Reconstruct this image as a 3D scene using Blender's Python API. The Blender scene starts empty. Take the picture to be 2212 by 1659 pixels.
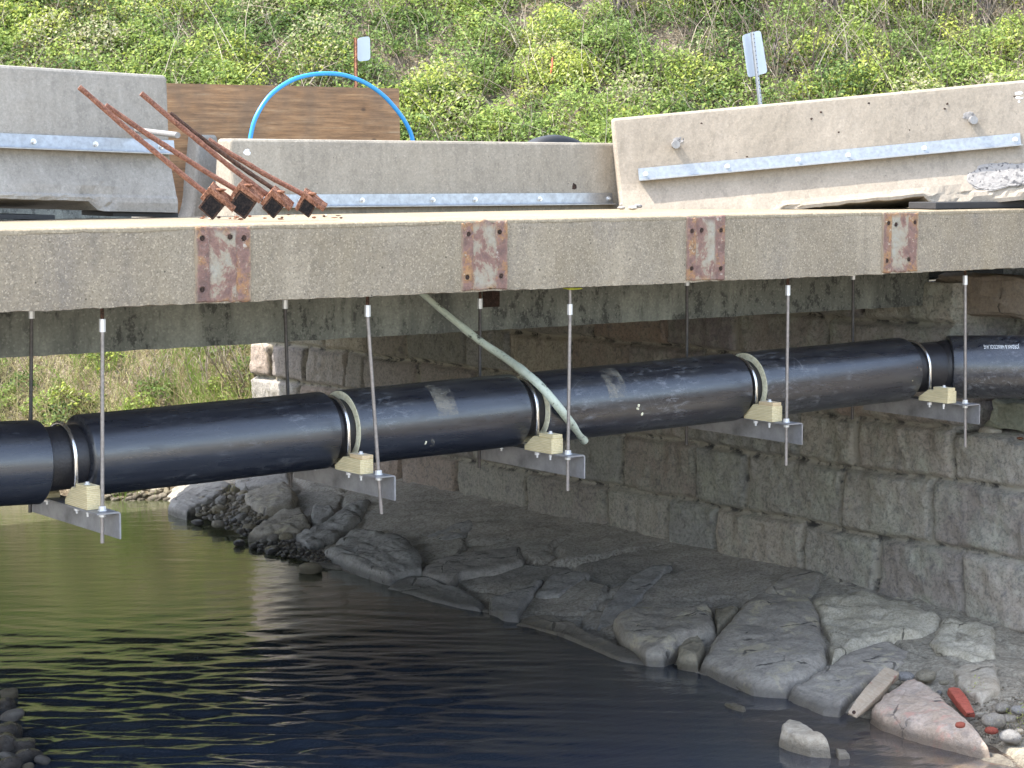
import bpy, bmesh, math, random
import numpy as np
from math import radians, sin, cos, tan, atan, pi, sqrt
from mathutils import Vector, Matrix
sc = bpy.context.scene
random.seed(7); RNG = np.random.default_rng(11)

# ---------------------------------------------------------------- camera
F = 4731.0; CX, CY = 1106.0, 829.5              # focal length and centre of a 2212 px wide frame
TH = atan((829.5-341)/F); AL = atan(6504*cos(TH)/F)
fh = Vector((cos(AL), sin(AL), 0)); rt = Vector((sin(AL), -cos(AL), 0))
CAM = Vector((-9.47, -12.95, .448))
fwd = fh*cos(TH)+Vector((0, 0, -sin(TH))); upv = rt.cross(fwd)
cd = bpy.data.cameras.new('camera'); cam = bpy.data.objects.new('camera', cd); sc.collection.objects.link(cam)
cam.matrix_world = Matrix((( rt.x, upv.x, -fwd.x, CAM.x), (rt.y, upv.y, -fwd.y, CAM.y), (rt.z, upv.z, -fwd.z, CAM.z), (0, 0, 0, 1)))
cd.sensor_width = 36; cd.lens = F/2212*36; cd.clip_start = .1; cd.clip_end = 2000
sc.camera = cam
# ---------------------------------------------------------------- light
SUN = Vector((-.50, .29, .86)).normalized()
w = bpy.data.worlds.new('World'); sc.world = w; w.use_nodes = True
nt = w.node_tree; bg = nt.nodes['Background']
sky = nt.nodes.new('ShaderNodeTexSky'); sky.sky_type = 'NISHITA'; sky.sun_disc = False
sky.sun_elevation = math.asin(SUN.z); sky.sun_rotation = math.atan2(SUN.x, SUN.y)
sky.air_density = 1.0; sky.dust_density = 1.5; sky.ozone_density = 1.0
hs = nt.nodes.new('ShaderNodeHueSaturation'); hs.inputs['Saturation'].default_value = .75; nt.links.new(sky.outputs[0], hs.inputs['Color']); nt.links.new(hs.outputs[0], bg.inputs[0]); bg.inputs[1].default_value = .15
sl = bpy.data.lights.new('sun', 'SUN'); sl.energy = 2.0; sl.angle = radians(.5); sl.color = (1, .95, .87)
so = bpy.data.objects.new('sun', sl); sc.collection.objects.link(so)
so.rotation_euler = SUN.to_track_quat('Z', 'Y').to_euler(); so.location = (0, 0, 20)
sc.view_settings.view_transform = 'Standard'; sc.view_settings.look = 'None'
sc.view_settings.exposure = 2.4; sc.view_settings.gamma = 1; sc.view_settings.use_curve_mapping = False
sc.cycles.max_bounces = 8; sc.cycles.diffuse_bounces = 6; sc.cycles.glossy_bounces = 3; sc.cycles.transparent_max_bounces = 6
sc.cycles.use_denoising = True; sc.cycles.caustics_reflective = False; sc.cycles.caustics_refractive = False

# ---------------------------------------------------------------- measuring helpers
def ray(x, y):
    u = (x-CX)/F; v = (CY-y)/F
    return fwd + rt*u + upv*v
def P(x, y, **k):
    r = ray(x, y); (a, c), = k.items(); i = 'XYZ'.index(a)
    return CAM + r*((c-CAM[i])/r[i])
def Pd(x, y, d): return CAM + ray(x, y)*d
def SR(s, r, z=0.0): return Vector((CAM.x+fh.x*s+rt.x*r, CAM.y+fh.y*s+rt.y*r, z))
WX = 6.3; WZ = -4.3; SH = 3.76                   # wall face, water level, foot of the slope
def zbase(y): return float(np.interp(y, [-6, .9, 2.4, 3.4, 20], [-4.06, -4.0, -3.9, -3.80, -3.76]))
def slopez(x, y): return WZ+(x-SH)/(WX-SH)*(zbase(y)-WZ)
def onslope(px, py, lift=0.0):
    r = ray(px, py); a, b = 12.0, 45.0
    for _ in range(50):
        m = (a+b)/2; p = CAM+r*m
        if p.z > slopez(p.x, p.y)+lift: a = m
        else: b = m
    return CAM+r*a

# ---------------------------------------------------------------- noise in numpy
def _h(ix, iy, iz, seed):
    n = (ix*374761393+iy*668265263+iz*2147483647+seed*974711) & 0xffffffff
    n = ((n ^ (n >> 13))*1274126177) & 0xffffffff
    n = ((n ^ (n >> 16))*2246822519) & 0xffffffff
    return (n ^ (n >> 15)) / 4294967295.0
def vnoise(p, seed=0):
    p = np.asarray(p, float); i = np.floor(p).astype(np.int64); f = p-i; f = f*f*(3-2*f)
    r = 0
    for dx in (0, 1):
        for dy in (0, 1):
            for dz in (0, 1):
                wgt = (f[..., 0] if dx else 1-f[..., 0])*(f[..., 1] if dy else 1-f[..., 1])*(f[..., 2] if dz else 1-f[..., 2])
                r = r+wgt*_h(i[..., 0]+dx, i[..., 1]+dy, i[..., 2]+dz, seed)
    return r*2-1
def fbm(p, oct=4, seed=0, ridged=False):
    a, s, t = 1.0, 0, 0; p = np.asarray(p, float)
    for k in range(oct):
        n = vnoise(p, seed+k)
        if ridged: n = 1-2*np.abs(n)
        s = s+a*n; t += a; a *= .5; p = p*2.03+17.1
    return s/t

# ---------------------------------------------------------------- object helpers
def tag(o, label=None, cat=None, group=None, kind=None):
    if label: o['label'] = label
    if cat: o['category'] = cat
    if group: o['group'] = group
    if kind: o['kind'] = kind
    return o
def thing(name, label, cat, loc=(0, 0, 0), group=None):
    o = bpy.data.objects.new(name, None); sc.collection.objects.link(o); o.location = loc; o.empty_display_size = .1
    return tag(o, label, cat, group)
def wloc(o):
    l = Vector((0, 0, 0))
    while o: l = l+Vector(o.location); o = o.parent
    return l
def mesh(name, V, Fc, m, parent=None, smooth=False, attrs=None, origin=None):
    V = np.asarray([tuple(v) for v in V] if not isinstance(V, np.ndarray) else V, dtype=np.float64)
    if parent is not None: base = np.array(wloc(parent)); loc = (0, 0, 0)
    elif origin is not None: base = np.array(origin, float); loc = tuple(base)
    else: base = np.array([V[:, 0].mean(), V[:, 1].mean(), V[:, 2].min()]); loc = tuple(base)
    V = V-base
    me = bpy.data.meshes.new(name)
    if isinstance(Fc, np.ndarray):
        n, k = Fc.shape
        me.vertices.add(len(V)); me.vertices.foreach_set('co', V.astype(np.float32).ravel())
        me.loops.add(n*k); me.loops.foreach_set('vertex_index', Fc.astype(np.int32).ravel())
        me.polygons.add(n); me.polygons.foreach_set('loop_start', np.arange(0, n*k, k, dtype=np.int32))
        me.polygons.foreach_set('loop_total', np.full(n, k, dtype=np.int32))
        me.update(calc_edges=True); me.validate()
    else:
        me.from_pydata([tuple(v) for v in V], [], [tuple(f) for f in Fc])
    for k, a in (attrs or {}).items():
        at = me.attributes.new(k, 'FLOAT', 'POINT'); at.data.foreach_set('value', np.asarray(a, np.float32))
    if smooth: me.polygons.foreach_set('use_smooth', np.ones(len(me.polygons), bool))
    me.materials.append(m)
    o = bpy.data.objects.new(name, me); sc.collection.objects.link(o); o.parent = parent; o.location = loc
    return o
class MB:
    def __init__(s): s.v = []; s.f = []
    def add(s, V, Fc):
        b = len(s.v); s.v += [Vector(v) for v in V]; s.f += [tuple(i+b for i in f) for f in Fc]; return s
    def box(s, c, u, v, w_, bev=0.0):
        """box centred at c with half-axis vectors u, v, w_"""
        c = Vector(c); u = Vector(u); v = Vector(v); w_ = Vector(w_)
        bm = bmesh.new(); vs = [bm.verts.new(c+a*u+b*v+d*w_) for a in (-1, 1) for b in (-1, 1) for d in (-1, 1)]
        for f in ((0, 1, 3, 2), (4, 6, 7, 5), (0, 4, 5, 1), (2, 3, 7, 6), (0, 2, 6, 4), (1, 5, 7, 3)): bm.faces.new([vs[i] for i in f])
        if bev: bmesh.ops.bevel(bm, geom=list(bm.edges), offset=bev, segments=2, affect='EDGES', profile=.5)
        bmesh.ops.recalc_face_normals(bm, faces=bm.faces)
        bm.verts.index_update()
        s.add([x.co.copy() for x in bm.verts], [[x.index for x in f.verts] for f in bm.faces]); bm.free(); return s
    def aabb(s, a, b, bev=0.0):
        a = Vector(a); b = Vector(b); h = (b-a)/2
        return s.box((a+b)/2, (h.x, 0, 0), (0, h.y, 0), (0, 0, h.z), bev)
    def tube(s, pts, r, n=12, cap=True, ref=None):
        pts = [Vector(p) for p in pts]; rs = r if isinstance(r, (list, tuple)) else [r]*len(pts)
        V = []; Fc = []; prev = None
        for i, p in enumerate(pts):
            t = (pts[min(i+1, len(pts)-1)]-pts[max(i-1, 0)]).normalized()
            if prev is None:
                a = Vector((0, 0, 1)) if abs(t.z) < .9 else Vector((1, 0, 0)); a = Vector(ref) if ref else a
                u = t.cross(a).normalized()
            else: u = (prev-t*prev.dot(t)).normalized()
            prev = u; v = t.cross(u)
            for k in range(n):
                A = 2*pi*k/n; V.append(p+(u*cos(A)+v*sin(A))*rs[i])
        for i in range(len(pts)-1):
            for k in range(n):
                Fc.append((i*n+k, i*n+(k+1) % n, (i+1)*n+(k+1) % n, (i+1)*n+k))
        if cap: Fc.append(tuple(range(n-1, -1, -1))); Fc.append(tuple((len(pts)-1)*n+k for k in range(n)))
        return s.add(V, Fc)
    def prism(s, prof, a, b):
        """prof: 3D points of a polygon at a; swept by vector b-a"""
        d = Vector(b)-Vector(a); n = len(prof); V = [Vector(p) for p in prof]+[Vector(p)+d for p in prof]
        Fc = [(i, (i+1) % n, n+(i+1) % n, n+i) for i in range(n)]+[tuple(range(n-1, -1, -1)), tuple(range(n, 2*n))]
        return s.add(V, Fc)
    def build(s, name, m, parent=None, smooth=False, **k):
        o = mesh(name, s.v, s.f, m, parent, smooth, **k)
        bm = bmesh.new(); bm.from_mesh(o.data); bmesh.ops.recalc_face_normals(bm, faces=bm.faces); bm.to_mesh(o.data); bm.free()
        if smooth == 'auto':
            o.data.set_sharp_from_angle(angle=radians(38))
        return o
def grid(nu, nv):
    i = np.arange(nu-1)[:, None]; j = np.arange(nv-1)[None, :]
    a = i*nv+j
    return np.stack([a, a+nv, a+nv+1, a+1], -1).reshape(-1, 4)
def copy_tree(root, loc):
    r = root.copy(); sc.collection.objects.link(r); r.location = loc
    for c in root.children:
        d = c.copy(); sc.collection.objects.link(d); d.parent = r
        for g in c.children:
            e = g.copy(); sc.collection.objects.link(e); e.parent = d
    return r

# ---------------------------------------------------------------- materials
class N:
    def __init__(s, name):
        s.m = bpy.data.materials.new(name); s.m.use_nodes = True; s.t = s.m.node_tree; s.b = s.t.nodes['Principled BSDF']
        s.co = s.t.nodes.new('ShaderNodeTexCoord').outputs['Object']
    def n(s, t): return s.t.nodes.new('ShaderNode'+t)
    def put(s, sock, v):
        if isinstance(v, bpy.types.NodeSocket): s.t.links.new(v, sock)
        elif v is not None:
            if isinstance(v, (tuple, list)) and len(v) == 3 and sock.type == 'RGBA': v = (*v, 1)
            sock.default_value = v
    def map(s, scale=(1, 1, 1), rot=(0, 0, 0), vec=None, loc=(0, 0, 0)):
        m = s.n('Mapping'); s.put(m.inputs[0], vec or s.co); m.inputs['Scale'].default_value = scale; m.inputs['Rotation'].default_value = rot; m.inputs['Location'].default_value = loc
        return m.outputs[0]
    def noise(s, sc_, det=4, rough=.55, vec=None, dist=0):
        t = s.n('TexNoise'); s.put(t.inputs['Vector'], vec or s.co); t.inputs['Scale'].default_value = sc_; t.inputs['Detail'].default_value = det
        t.inputs['Roughness'].default_value = rough; t.inputs['Distortion'].default_value = dist; return t.outputs[0]
    def voro(s, sc_, vec=None, feat='F1', out='Distance', rnd=1):
        t = s.n('TexVoronoi'); t.feature = feat; s.put(t.inputs['Vector'], vec or s.co); t.inputs['Scale'].default_value = sc_; t.inputs['Randomness'].default_value = rnd; return t.outputs[out]
    def wave(s, sc_, vec=None, dist=3, det=3, ds=1.5, dir_='X', typ='BANDS'):
        t = s.n('TexWave'); t.wave_type = typ
        if typ == 'BANDS': t.bands_direction = dir_
        s.put(t.inputs['Vector'], vec or s.co); t.inputs['Scale'].default_value = sc_; t.inputs['Distortion'].default_value = dist; t.inputs['Detail'].default_value = det; t.inputs['Detail Scale'].default_value = ds
        return t.outputs['Fac']
    def ramp(s, f, stops, mode='LINEAR'):
        r = s.n('ValToRGB'); s.put(r.inputs[0], f); e = r.color_ramp.elements; r.color_ramp.interpolation = mode
        while len(e) < len(stops): e.new(.5)
        for q, (p, c) in zip(e, stops):
            q.position = p; q.color = (*(c if isinstance(c, (tuple, list)) else (c, c, c)), 1)
        return r.outputs[0]
    def mix(s, f, a, b, blend='MIX'):
        m = s.n('Mix'); m.data_type = 'RGBA'; m.blend_type = blend; s.put(m.inputs[0], f); s.put(m.inputs[6], a); s.put(m.inputs[7], b); return m.outputs[2]
    def math(s, op, a, b=None, c=None, clamp=False):
        m = s.n('Math'); m.operation = op; m.use_clamp = clamp; s.put(m.inputs[0], a); s.put(m.inputs[1], b)
        if c is not None: s.put(m.inputs[2], c)
        return m.outputs[0]
    def attr(s, name):
        a = s.n('Attribute'); a.attribute_name = name; return a.outputs['Fac']
    def sep(s, vec=None):
        q = s.n('SeparateXYZ'); s.put(q.inputs[0], vec or s.co); return q.outputs
    def bump(s, h, st=.3, d=.01, nrm=None):
        b = s.n('Bump'); s.put(b.inputs['Height'], h); b.inputs['Strength'].default_value = st; b.inputs['Distance'].default_value = d
        if nrm: s.put(b.inputs['Normal'], nrm)
        return b.outputs[0]
    def out(s, col=None, rough=None, metal=None, normal=None, spec=None):
        if col is not None: s.put(s.b.inputs['Base Color'], col)
        if rough is not None: s.put(s.b.inputs['Roughness'], rough)
        if metal is not None: s.put(s.b.inputs['Metallic'], metal)
        if normal is not None: s.put(s.b.inputs['Normal'], normal)
        if spec is not None: s.b.inputs['Specular IOR Level'].default_value = spec
        return s.m
def concrete(name, c1, c2, speck=.5, agg=60, streak=.3, dark=(.10, .095, .085), bump=.4, stain=.5, pits=.3, drip=0.0):
    n = N(name)
    big = n.noise(1.3, 5, .6); col = n.mix(n.ramp(big, [(.3, 0), (.7, 1)]), c1, c2)
    st = n.noise(2.2, 6, .65, n.map((1, 1, .35))); col = n.mix(n.math('MULTIPLY', n.ramp(st, [(.5, 0), (.72, 1)]), stain), col, dark)
    sk = n.noise(9, 5, .6, n.map((1, 1, .08))); col = n.mix(n.math('MULTIPLY', n.ramp(sk, [(.5, 0), (.75, 1)]), streak), col, tuple(x*1.35 for x in c2))
    if drip:
        dn = n.noise(2.6, 6, .7, n.map((1, 1, .3))); ds_ = n.noise(14, 5, .75, n.map((1, 1, .6)))
        col = n.mix(n.math('MULTIPLY', n.ramp(dn, [(.40, 0), (.50, 1)]), drip*.6), col, dark); col = n.mix(n.math('MULTIPLY', n.math('MULTIPLY', n.ramp(ds_, [(.52, 0), (.58, 1)]), n.ramp(dn, [(.42, 0), (.5, 1)])), drip), col, tuple(x*.45 for x in dark))
        col = n.mix(n.ramp(n.noise(1.7, 4, .6, n.map((1, 1, .2), loc=(5, 0, 2))), [(.56, 0), (.66, .5)]), col, tuple(x*1.25 for x in c2))
    v = n.voro(agg, out='Color'); vs = n.sep(v)[0]
    col = n.mix(n.math('MULTIPLY', n.ramp(vs, [(.0, 1), (.22, 0)]), speck), col, tuple(x*.35 for x in c1))
    col = n.mix(n.math('MULTIPLY', n.ramp(vs, [(.8, 0), (1, 1)]), speck), col, tuple(min(.85, x*1.9) for x in c2))
    f = n.noise(45, 4, .7); col = n.mix(n.ramp(f, [(.35, .35), (.6, 0)]), col, tuple(x*.6 for x in c1))
    pv = n.voro(11); pit = n.ramp(pv, [(.04, 1), (.085, 0)]); pit = n.math('MULTIPLY', pit, n.ramp(n.noise(3, 2), [(.5, 0), (.56, 1)]))
    col = n.mix(n.math('MULTIPLY', pit, pits), col, (.02, .02, .02))
    h = n.math('ADD', n.math('MULTIPLY', vs, .5), n.noise(25, 5, .7)); h = n.math('SUBTRACT', h, n.math('MULTIPLY', pit, 1.2))
    return n.out(col, .9, 0, n.bump(h, bump, .006), spec=.25)
m_fascia = concrete('exposed_aggregate_concrete', (.275, .222, .15), (.355, .295, .215), speck=.42, agg=105, streak=.05, dark=(.19, .165, .145), bump=.8, stain=.6, pits=.7, drip=.22)
m_top = concrete('sandy_concrete', (.245, .195, .125), (.305, .25, .17), speck=.4, agg=80, streak=0, dark=(.34, .28, .2), bump=.4, stain=.4)
m_girder = concrete('damp_old_concrete', (.205, .205, .17), (.285, .28, .23), speck=.2, agg=70, streak=.35, dark=(.085, .083, .075), bump=.3, stain=.8, pits=.8, drip=.8)
m_bar_tan = concrete('tan_barrier_concrete', (.30, .255, .197), (.35, .30, .24), speck=.1, agg=90, streak=.15, dark=(.24, .205, .16), bump=.2, stain=.35, pits=.5, drip=.22)
m_bar_mid = concrete('worn_barrier_concrete', (.28, .245, .19), (.335, .295, .235), speck=.2, agg=90, streak=.4, dark=(.215, .19, .155), bump=.25, stain=.5, pits=.5, drip=.22)
m_bar_grey = concrete('grey_barrier_concrete', (.275, .25, .21), (.335, .31, .27), speck=.12, agg=100, streak=.4, dark=(.21, .195, .17), bump=.22, stain=.5, pits=.3, drip=.22)
m_asphalt = concrete('asphalt_old', (.05, .05, .05), (.07, .07, .07), speck=.4, agg=60, streak=0, dark=(.03, .03, .03), bump=.4)
def rusty(name, a=(.16, .065, .035), b=(.30, .15, .09), c=(.07, .04, .03), sc_=14, rough=.85):
    n = N(name); f = n.noise(sc_, 6, .7); col = n.ramp(f, [(.3, c), (.48, a), (.68, b)])
    g = n.noise(sc_*4, 4, .7); col = n.mix(n.ramp(g, [(.45, 0), (.7, .6)]), col, tuple(min(1, x*1.7) for x in b))
    return n.out(col, rough, .1, n.bump(n.math('ADD', f, g), .7, .006), spec=.2)
m_rust = rusty('flaking_rust'); m_rustrod = rusty('rusty_rod_steel', (.17, .075, .05), (.24, .12, .08), (.10, .05, .035), 20)
m_hollow = rusty('painted_hollow_dark', (.012, .010, .010), (.03, .022, .018), (.005, .005, .006), 22); m_rustdark = rusty('dark_rust', (.05, .03, .022), (.11, .06, .04), (.02, .015, .012), 18)  # the near-black one paints shade into the mouths of the stub tubes
def metal(name, col, rough, var=.3, sc_=20, met=.85, streak=False):
    n = N(name); f = n.noise(sc_, 4, .6, n.map((1, 1, .15)) if streak else None)
    c = n.mix(n.ramp(f, [(.35, 0), (.65, 1)]), col, tuple(x*(1-var) for x in col))
    return n.out(c, n.math('MULTIPLY_ADD', f, .25, rough-.12), met, n.bump(f, .08, .003))
m_galv = metal('galvanised_rail', (.38, .385, .385), .42, .22, 25, .75); m_bolt = metal('zinc_bolt', (.75, .75, .73), .35, .15, 40, .6)
m_rod = metal('threaded_rod_steel', (.30, .27, .25), .42, .25, 30, .6); m_rodshade = metal('shaded_rod_steel', (.09, .08, .075), .45, .3, 30, .5); m_coup = metal('bright_zinc_steel', (.78, .77, .76), .4, .1, 30, .35)  # the darker rod steel has the rear rods' shade painted into its colour
m_angle = metal('mill_steel', (.36, .355, .36), .5, .45, 5, .5); m_strap = metal('stainless_round_bar', (.75, .72, .68), .22, .1, 30, .95)
def m_pipe_():
    n = N('black_polyethylene'); s1 = n.noise(3.5, 5, .6, n.map((.35, 4, 4))); s2 = n.noise(40, 4, .8, n.map((.06, 1, 1)))
    sc1 = n.ramp(n.noise(16, 6, .75, n.map((.5, 1.6, 1.6), (0, .5, .3))), [(.53, 0), (.70, 1)])
    sc2 = n.ramp(n.voro(7, n.map((1, .18, 1), (.5, .2, .9)), 'DISTANCE_TO_EDGE'), [(.0, 1), (.006, 0)])
    patch = n.ramp(n.noise(1.4, 3, .6), [(.48, 0), (.62, 1)])
    col = n.mix(n.ramp(s1, [(.35, 0), (.7, 1)]), (.011, .012, .017), (.019, .021, .028))
    col = n.mix(n.math('MULTIPLY', n.math('MULTIPLY', sc1, patch), .55), col, (.28, .29, .31))
    col = n.mix(n.math('MULTIPLY', n.math('MULTIPLY', sc2, patch), .35), col, (.3, .3, .3))
    dust = n.ramp(n.noise(5, 5, .7, n.map((.3, 3, 3))), [(.5, 0), (.8, .10)])
    z = n.sep()[2]; top = n.math('MULTIPLY', n.ramp(n.math('ADD', z, .0), [(.14, 0), (.28, .5)]), n.ramp(n.noise(7, 4, .7, n.map((.4, 2, 2))), [(.4, 0), (.7, 1)]))
    col = n.mix(dust, col, (.3, .3, .28)); col = n.mix(n.math('MULTIPLY', top, .22), col, (.28, .26, .2))
    r = n.math('ADD', n.ramp(s2, [(.3, .24), (.7, .36)]), n.math('MULTIPLY', sc1, .15))
    return n.out(col, r, 0, n.bump(s1, .05, .02), spec=.9)
m_pipe = m_pipe_()
n = N('carrier_pipe_coating'); v = n.noise(60, 3, .6, n.map((1, .3, 1))); m_carrier = n.out(n.mix(v, (.012, .011, .013), (.03, .028, .03)), .42, 0, n.bump(v, .5, .006))
n = N('cream_insulation_foam'); v = n.noise(30, 5, .7); m_foam = n.out(n.ramp(v, [(.3, (.55, .50, .32)), (.6, (.80, .76, .56)), (.8, (.85, .82, .68))]), .95, 0, n.bump(v, .8, .01))
def wood(name, a, b, sc_=14, axis=(1, .12, 1), rough=.8, stain=None):
    n = N(name); oi = n.n('ObjectInfo').outputs['Random']; va = n.n('VectorMath'); va.operation = 'ADD'; n.put(va.inputs[0], n.co); cb = n.n('CombineXYZ'); n.put(cb.inputs[1], n.math('MULTIPLY', oi, 31)); n.put(cb.inputs[2], n.math('MULTIPLY', oi, 17)); n.put(va.inputs[1], cb.outputs[0]); n.co = va.outputs[0]; g = n.wave(sc_, n.map(axis), 4.5, 3, 1.2, 'Z'); f = n.noise(60, 4, .7, n.map((axis[0]*1, axis[1], axis[2])))
    c = n.mix(n.ramp(g, [(.3, 0), (.9, 1)]), a, b); c = n.mix(n.ramp(f, [(.4, .4), (.7, 0)]), c, tuple(x*.55 for x in a))
    if stain: c = n.mix(n.ramp(n.noise(2.5, 4, .6), [(.5, 0), (.65, .7)]), c, stain)
    return n.out(c, rough, 0, n.bump(n.math('ADD', g, f), .3, .004), spec=.25)
m_timber = wood('treated_timber', (.68, .55, .30), (.80, .69, .44), 26); m_timber_end = wood('timber_orange', (.66, .48, .26), (.80, .64, .42), 30)
m_ply0 = wood('weathered_plywood', (.30, .17, .085), (.40, .255, .14), 22, (.10, .5, 1), .85, (.20, .14, .10))
n = N('weathered_veneer'); a1 = n.noise(9, 6, .7, n.map((.22, 1, 3.2))); a2 = n.noise(2.2, 5, .65); a3 = n.noise(34, 5, .8, n.map((.12, 1, 2)))
c = n.ramp(a1, [(.30, (.20, .12, .07)), (.46, (.34, .19, .095)), (.6, (.42, .25, .13)), (.75, (.46, .34, .22))]); c = n.mix(n.ramp(a2, [(.42, .0), (.62, .6)]), c, (.17, .125, .09)); c = n.mix(n.ramp(a3, [(.38, .55), (.55, 0)]), c, (.12, .075, .045))
kn = n.voro(2.6, n.map((1, 1, 1.6))); c = n.mix(n.ramp(kn, [(.03, .8), (.09, 0)]), c, (.08, .055, .04)); m_ply = n.out(c, .85, 0, n.bump(a3, .4, .006), spec=.2)
n = N('blue_hose_plastic'); m_blue = n.out((.03, .27, .62), .35)
n = N('black_rubber'); m_rubber = n.out(n.mix(n.noise(20), (.012, .012, .013), (.03, .03, .03)), .6)
n = N('pale_green_plastic'); f = n.noise(14, 5, .7, n.map((1, 1, 1))); m_conduit = n.out(n.ramp(f, [(.34, (.06, .06, .05)), (.41, (.50, .54, .43)), (.75, (.62, .66, .54))]), .6, 0, n.bump(f, .3, .006))
n = N('sign_back_aluminium'); f = n.noise(6, 4, .6, n.map((3, 3, .6))); m_sign = n.out(n.mix(f, (.42, .45, .48), (.58, .61, .63)), .5, .3)
n = N('white_paint_mark'); m_white = n.out((.78, .78, .76), .6)
n = N('yellow_tape'); m_yellow = n.out((.55, .58, .06), .5)
n = N('orange_ribbon'); m_orange = n.out((.85, .18, .10), .6)
def rockmat(name, a, b, dark, lich=None, sc_=1.0, wet=False, grain=.5):
    n = N(name); f = n.noise(2.5*sc_, 6, .65); g = n.noise(26*sc_, 5, .75); k = n.noise(6*sc_, 4, .6, dist=1.2)
    c = n.mix(n.ramp(f, [(.35, 0), (.65, 1)]), a, b); c = n.mix(n.ramp(k, [(.52, 0), (.7, .6)]), c, dark)
    c = n.mix(n.ramp(g, [(.35, grain), (.55, 0)]), c, tuple(x*.5 for x in a)); c = n.mix(n.ramp(g, [(.62, 0), (.8, grain)]), c, tuple(min(.8, x*1.8) for x in b))
    if lich: c = n.mix(n.ramp(n.noise(4*sc_, 5, .7, dist=.5), [(.54, 0), (.62, .75)]), c, lich)
    cv_ = n.voro(1.7*sc_, n.map((1, 1, 1), vec=None), 'DISTANCE_TO_EDGE'); nz = n.noise(5*sc_, 4, .7)
    crk = n.math('MULTIPLY', n.ramp(n.math('MULTIPLY_ADD', nz, .16, n.math('SUBTRACT', cv_, .08)), [(.0, 1), (.014, 0)]), n.ramp(n.noise(1.6*sc_, 2), [(.48, 0), (.55, 1)]))
    c = n.mix(n.math('MULTIPLY', crk, .8), c, tuple(x*.3 for x in dark)); f = n.math('SUBTRACT', f, n.math('MULTIPLY', crk, .5))
    r = n.ramp(n.noise(3), [(.4, .12), (.7, .4)]) if wet else .88
    geo = n.n('NewGeometry').outputs['Position']; wz_ = n.math('MULTIPLY_ADD', n.sep(geo)[2], -16, (WZ+.085)*16); wl = n.math('ADD', wz_, n.math('MULTIPLY', n.noise(5, 4, .6), .9), clamp=True)
    c = n.mix(n.math('MULTIPLY', wl, .72), c, tuple(x*.28 for x in a)); r = n.math('MULTIPLY_ADD', wl, -.45, r)
    return n.out(c, r, 0, n.bump(n.math('ADD', n.math('MULTIPLY', f, 1.5), g), .8, .02), spec=.5 if wet else .25)
m_rock = rockmat('grey_gneiss', (.33, .295, .245), (.43, .39, .325), (.21, .19, .17), (.50, .44, .31))
m_rockblue = rockmat('blue_grey_slate', (.31, .295, .275), (.41, .39, .355), (.19, .185, .175))
m_rockdark = rockmat('dark_damp_rock', (.28, .26, .235), (.38, .35, .31), (.18, .17, .165))
m_rocktan = rockmat('tan_rock', (.29, .25, .18), (.38, .34, .25), (.19, .17, .13))
m_rockcream = rockmat('cream_rock', (.42, .36, .27), (.55, .50, .41), (.28, .24, .18))
m_rockpink = rockmat('pinkish_rock', (.47, .37, .28), (.53, .43, .35), (.32, .295, .26), (.55, .32, .25))
m_wet = rockmat('wet_black_rock', (.07, .062, .055), (.12, .10, .085), (.04, .038, .038), wet=True)
m_brick = rockmat('red_brick', (.42, .10, .07), (.50, .14, .09), (.3, .08, .06))
m_mud0 = rockmat('dried_mud', (.24, .205, .155), (.31, .265, .20), (.18, .16, .135), sc_=1.4, grain=.35)
m_mortar = rockmat('rough_mortar', (.48, .43, .32), (.60, .545, .43), (.31, .275, .21), sc_=1.6, grain=.7)
def m_mud_():
    n = N('mud_and_mortar'); x, y, z = n.sep(); f = n.noise(3, 6, .7); g = n.noise(28, 5, .75); k = n.noise(7, 5, .7, dist=1)
    t = n.math('ADD', n.math('MULTIPLY_ADD', y, -.4, 1.5, clamp=False), n.math('MULTIPLY_ADD', f, 1.2, -.6), clamp=True)
    c = n.mix(n.ramp(f, [(.35, 0), (.65, 1)]), (.40, .36, .305), (.51, .465, .395)); c2 = n.mix(n.ramp(k, [(.4, 0), (.6, 1)]), (.34, .30, .23), (.50, .45, .35))
    c = n.mix(n.math('MULTIPLY', n.attr('slab'), .75), c, n.ramp(n.attr('cell'), [(0, (.28, .27, .25)), (1, (.41, .385, .335))])); c = n.mix(t, c, c2); c = n.mix(n.ramp(g, [(.38, .5), (.55, 0)]), c, (.10, .085, .07)); c = n.mix(n.ramp(k, [(.58, 0), (.72, .5)]), c, (.15, .135, .12))
    wet = n.math('MULTIPLY_ADD', x, -2.2, 8.6, clamp=True); c = n.mix(n.math('MULTIPLY', wet, .8), c, (.05, .043, .037))
    return n.out(c, .9, 0, n.bump(n.math('ADD', n.math('MULTIPLY', k, n.math('MULTIPLY_ADD', t, 1.8, .5)), g), .9, .03), spec=.2)
m_mud = m_mud_()
m_gravel = rockmat('gravel_stones', (.26, .22, .16), (.34, .30, .23), (.14, .12, .1), sc_=3)

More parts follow.
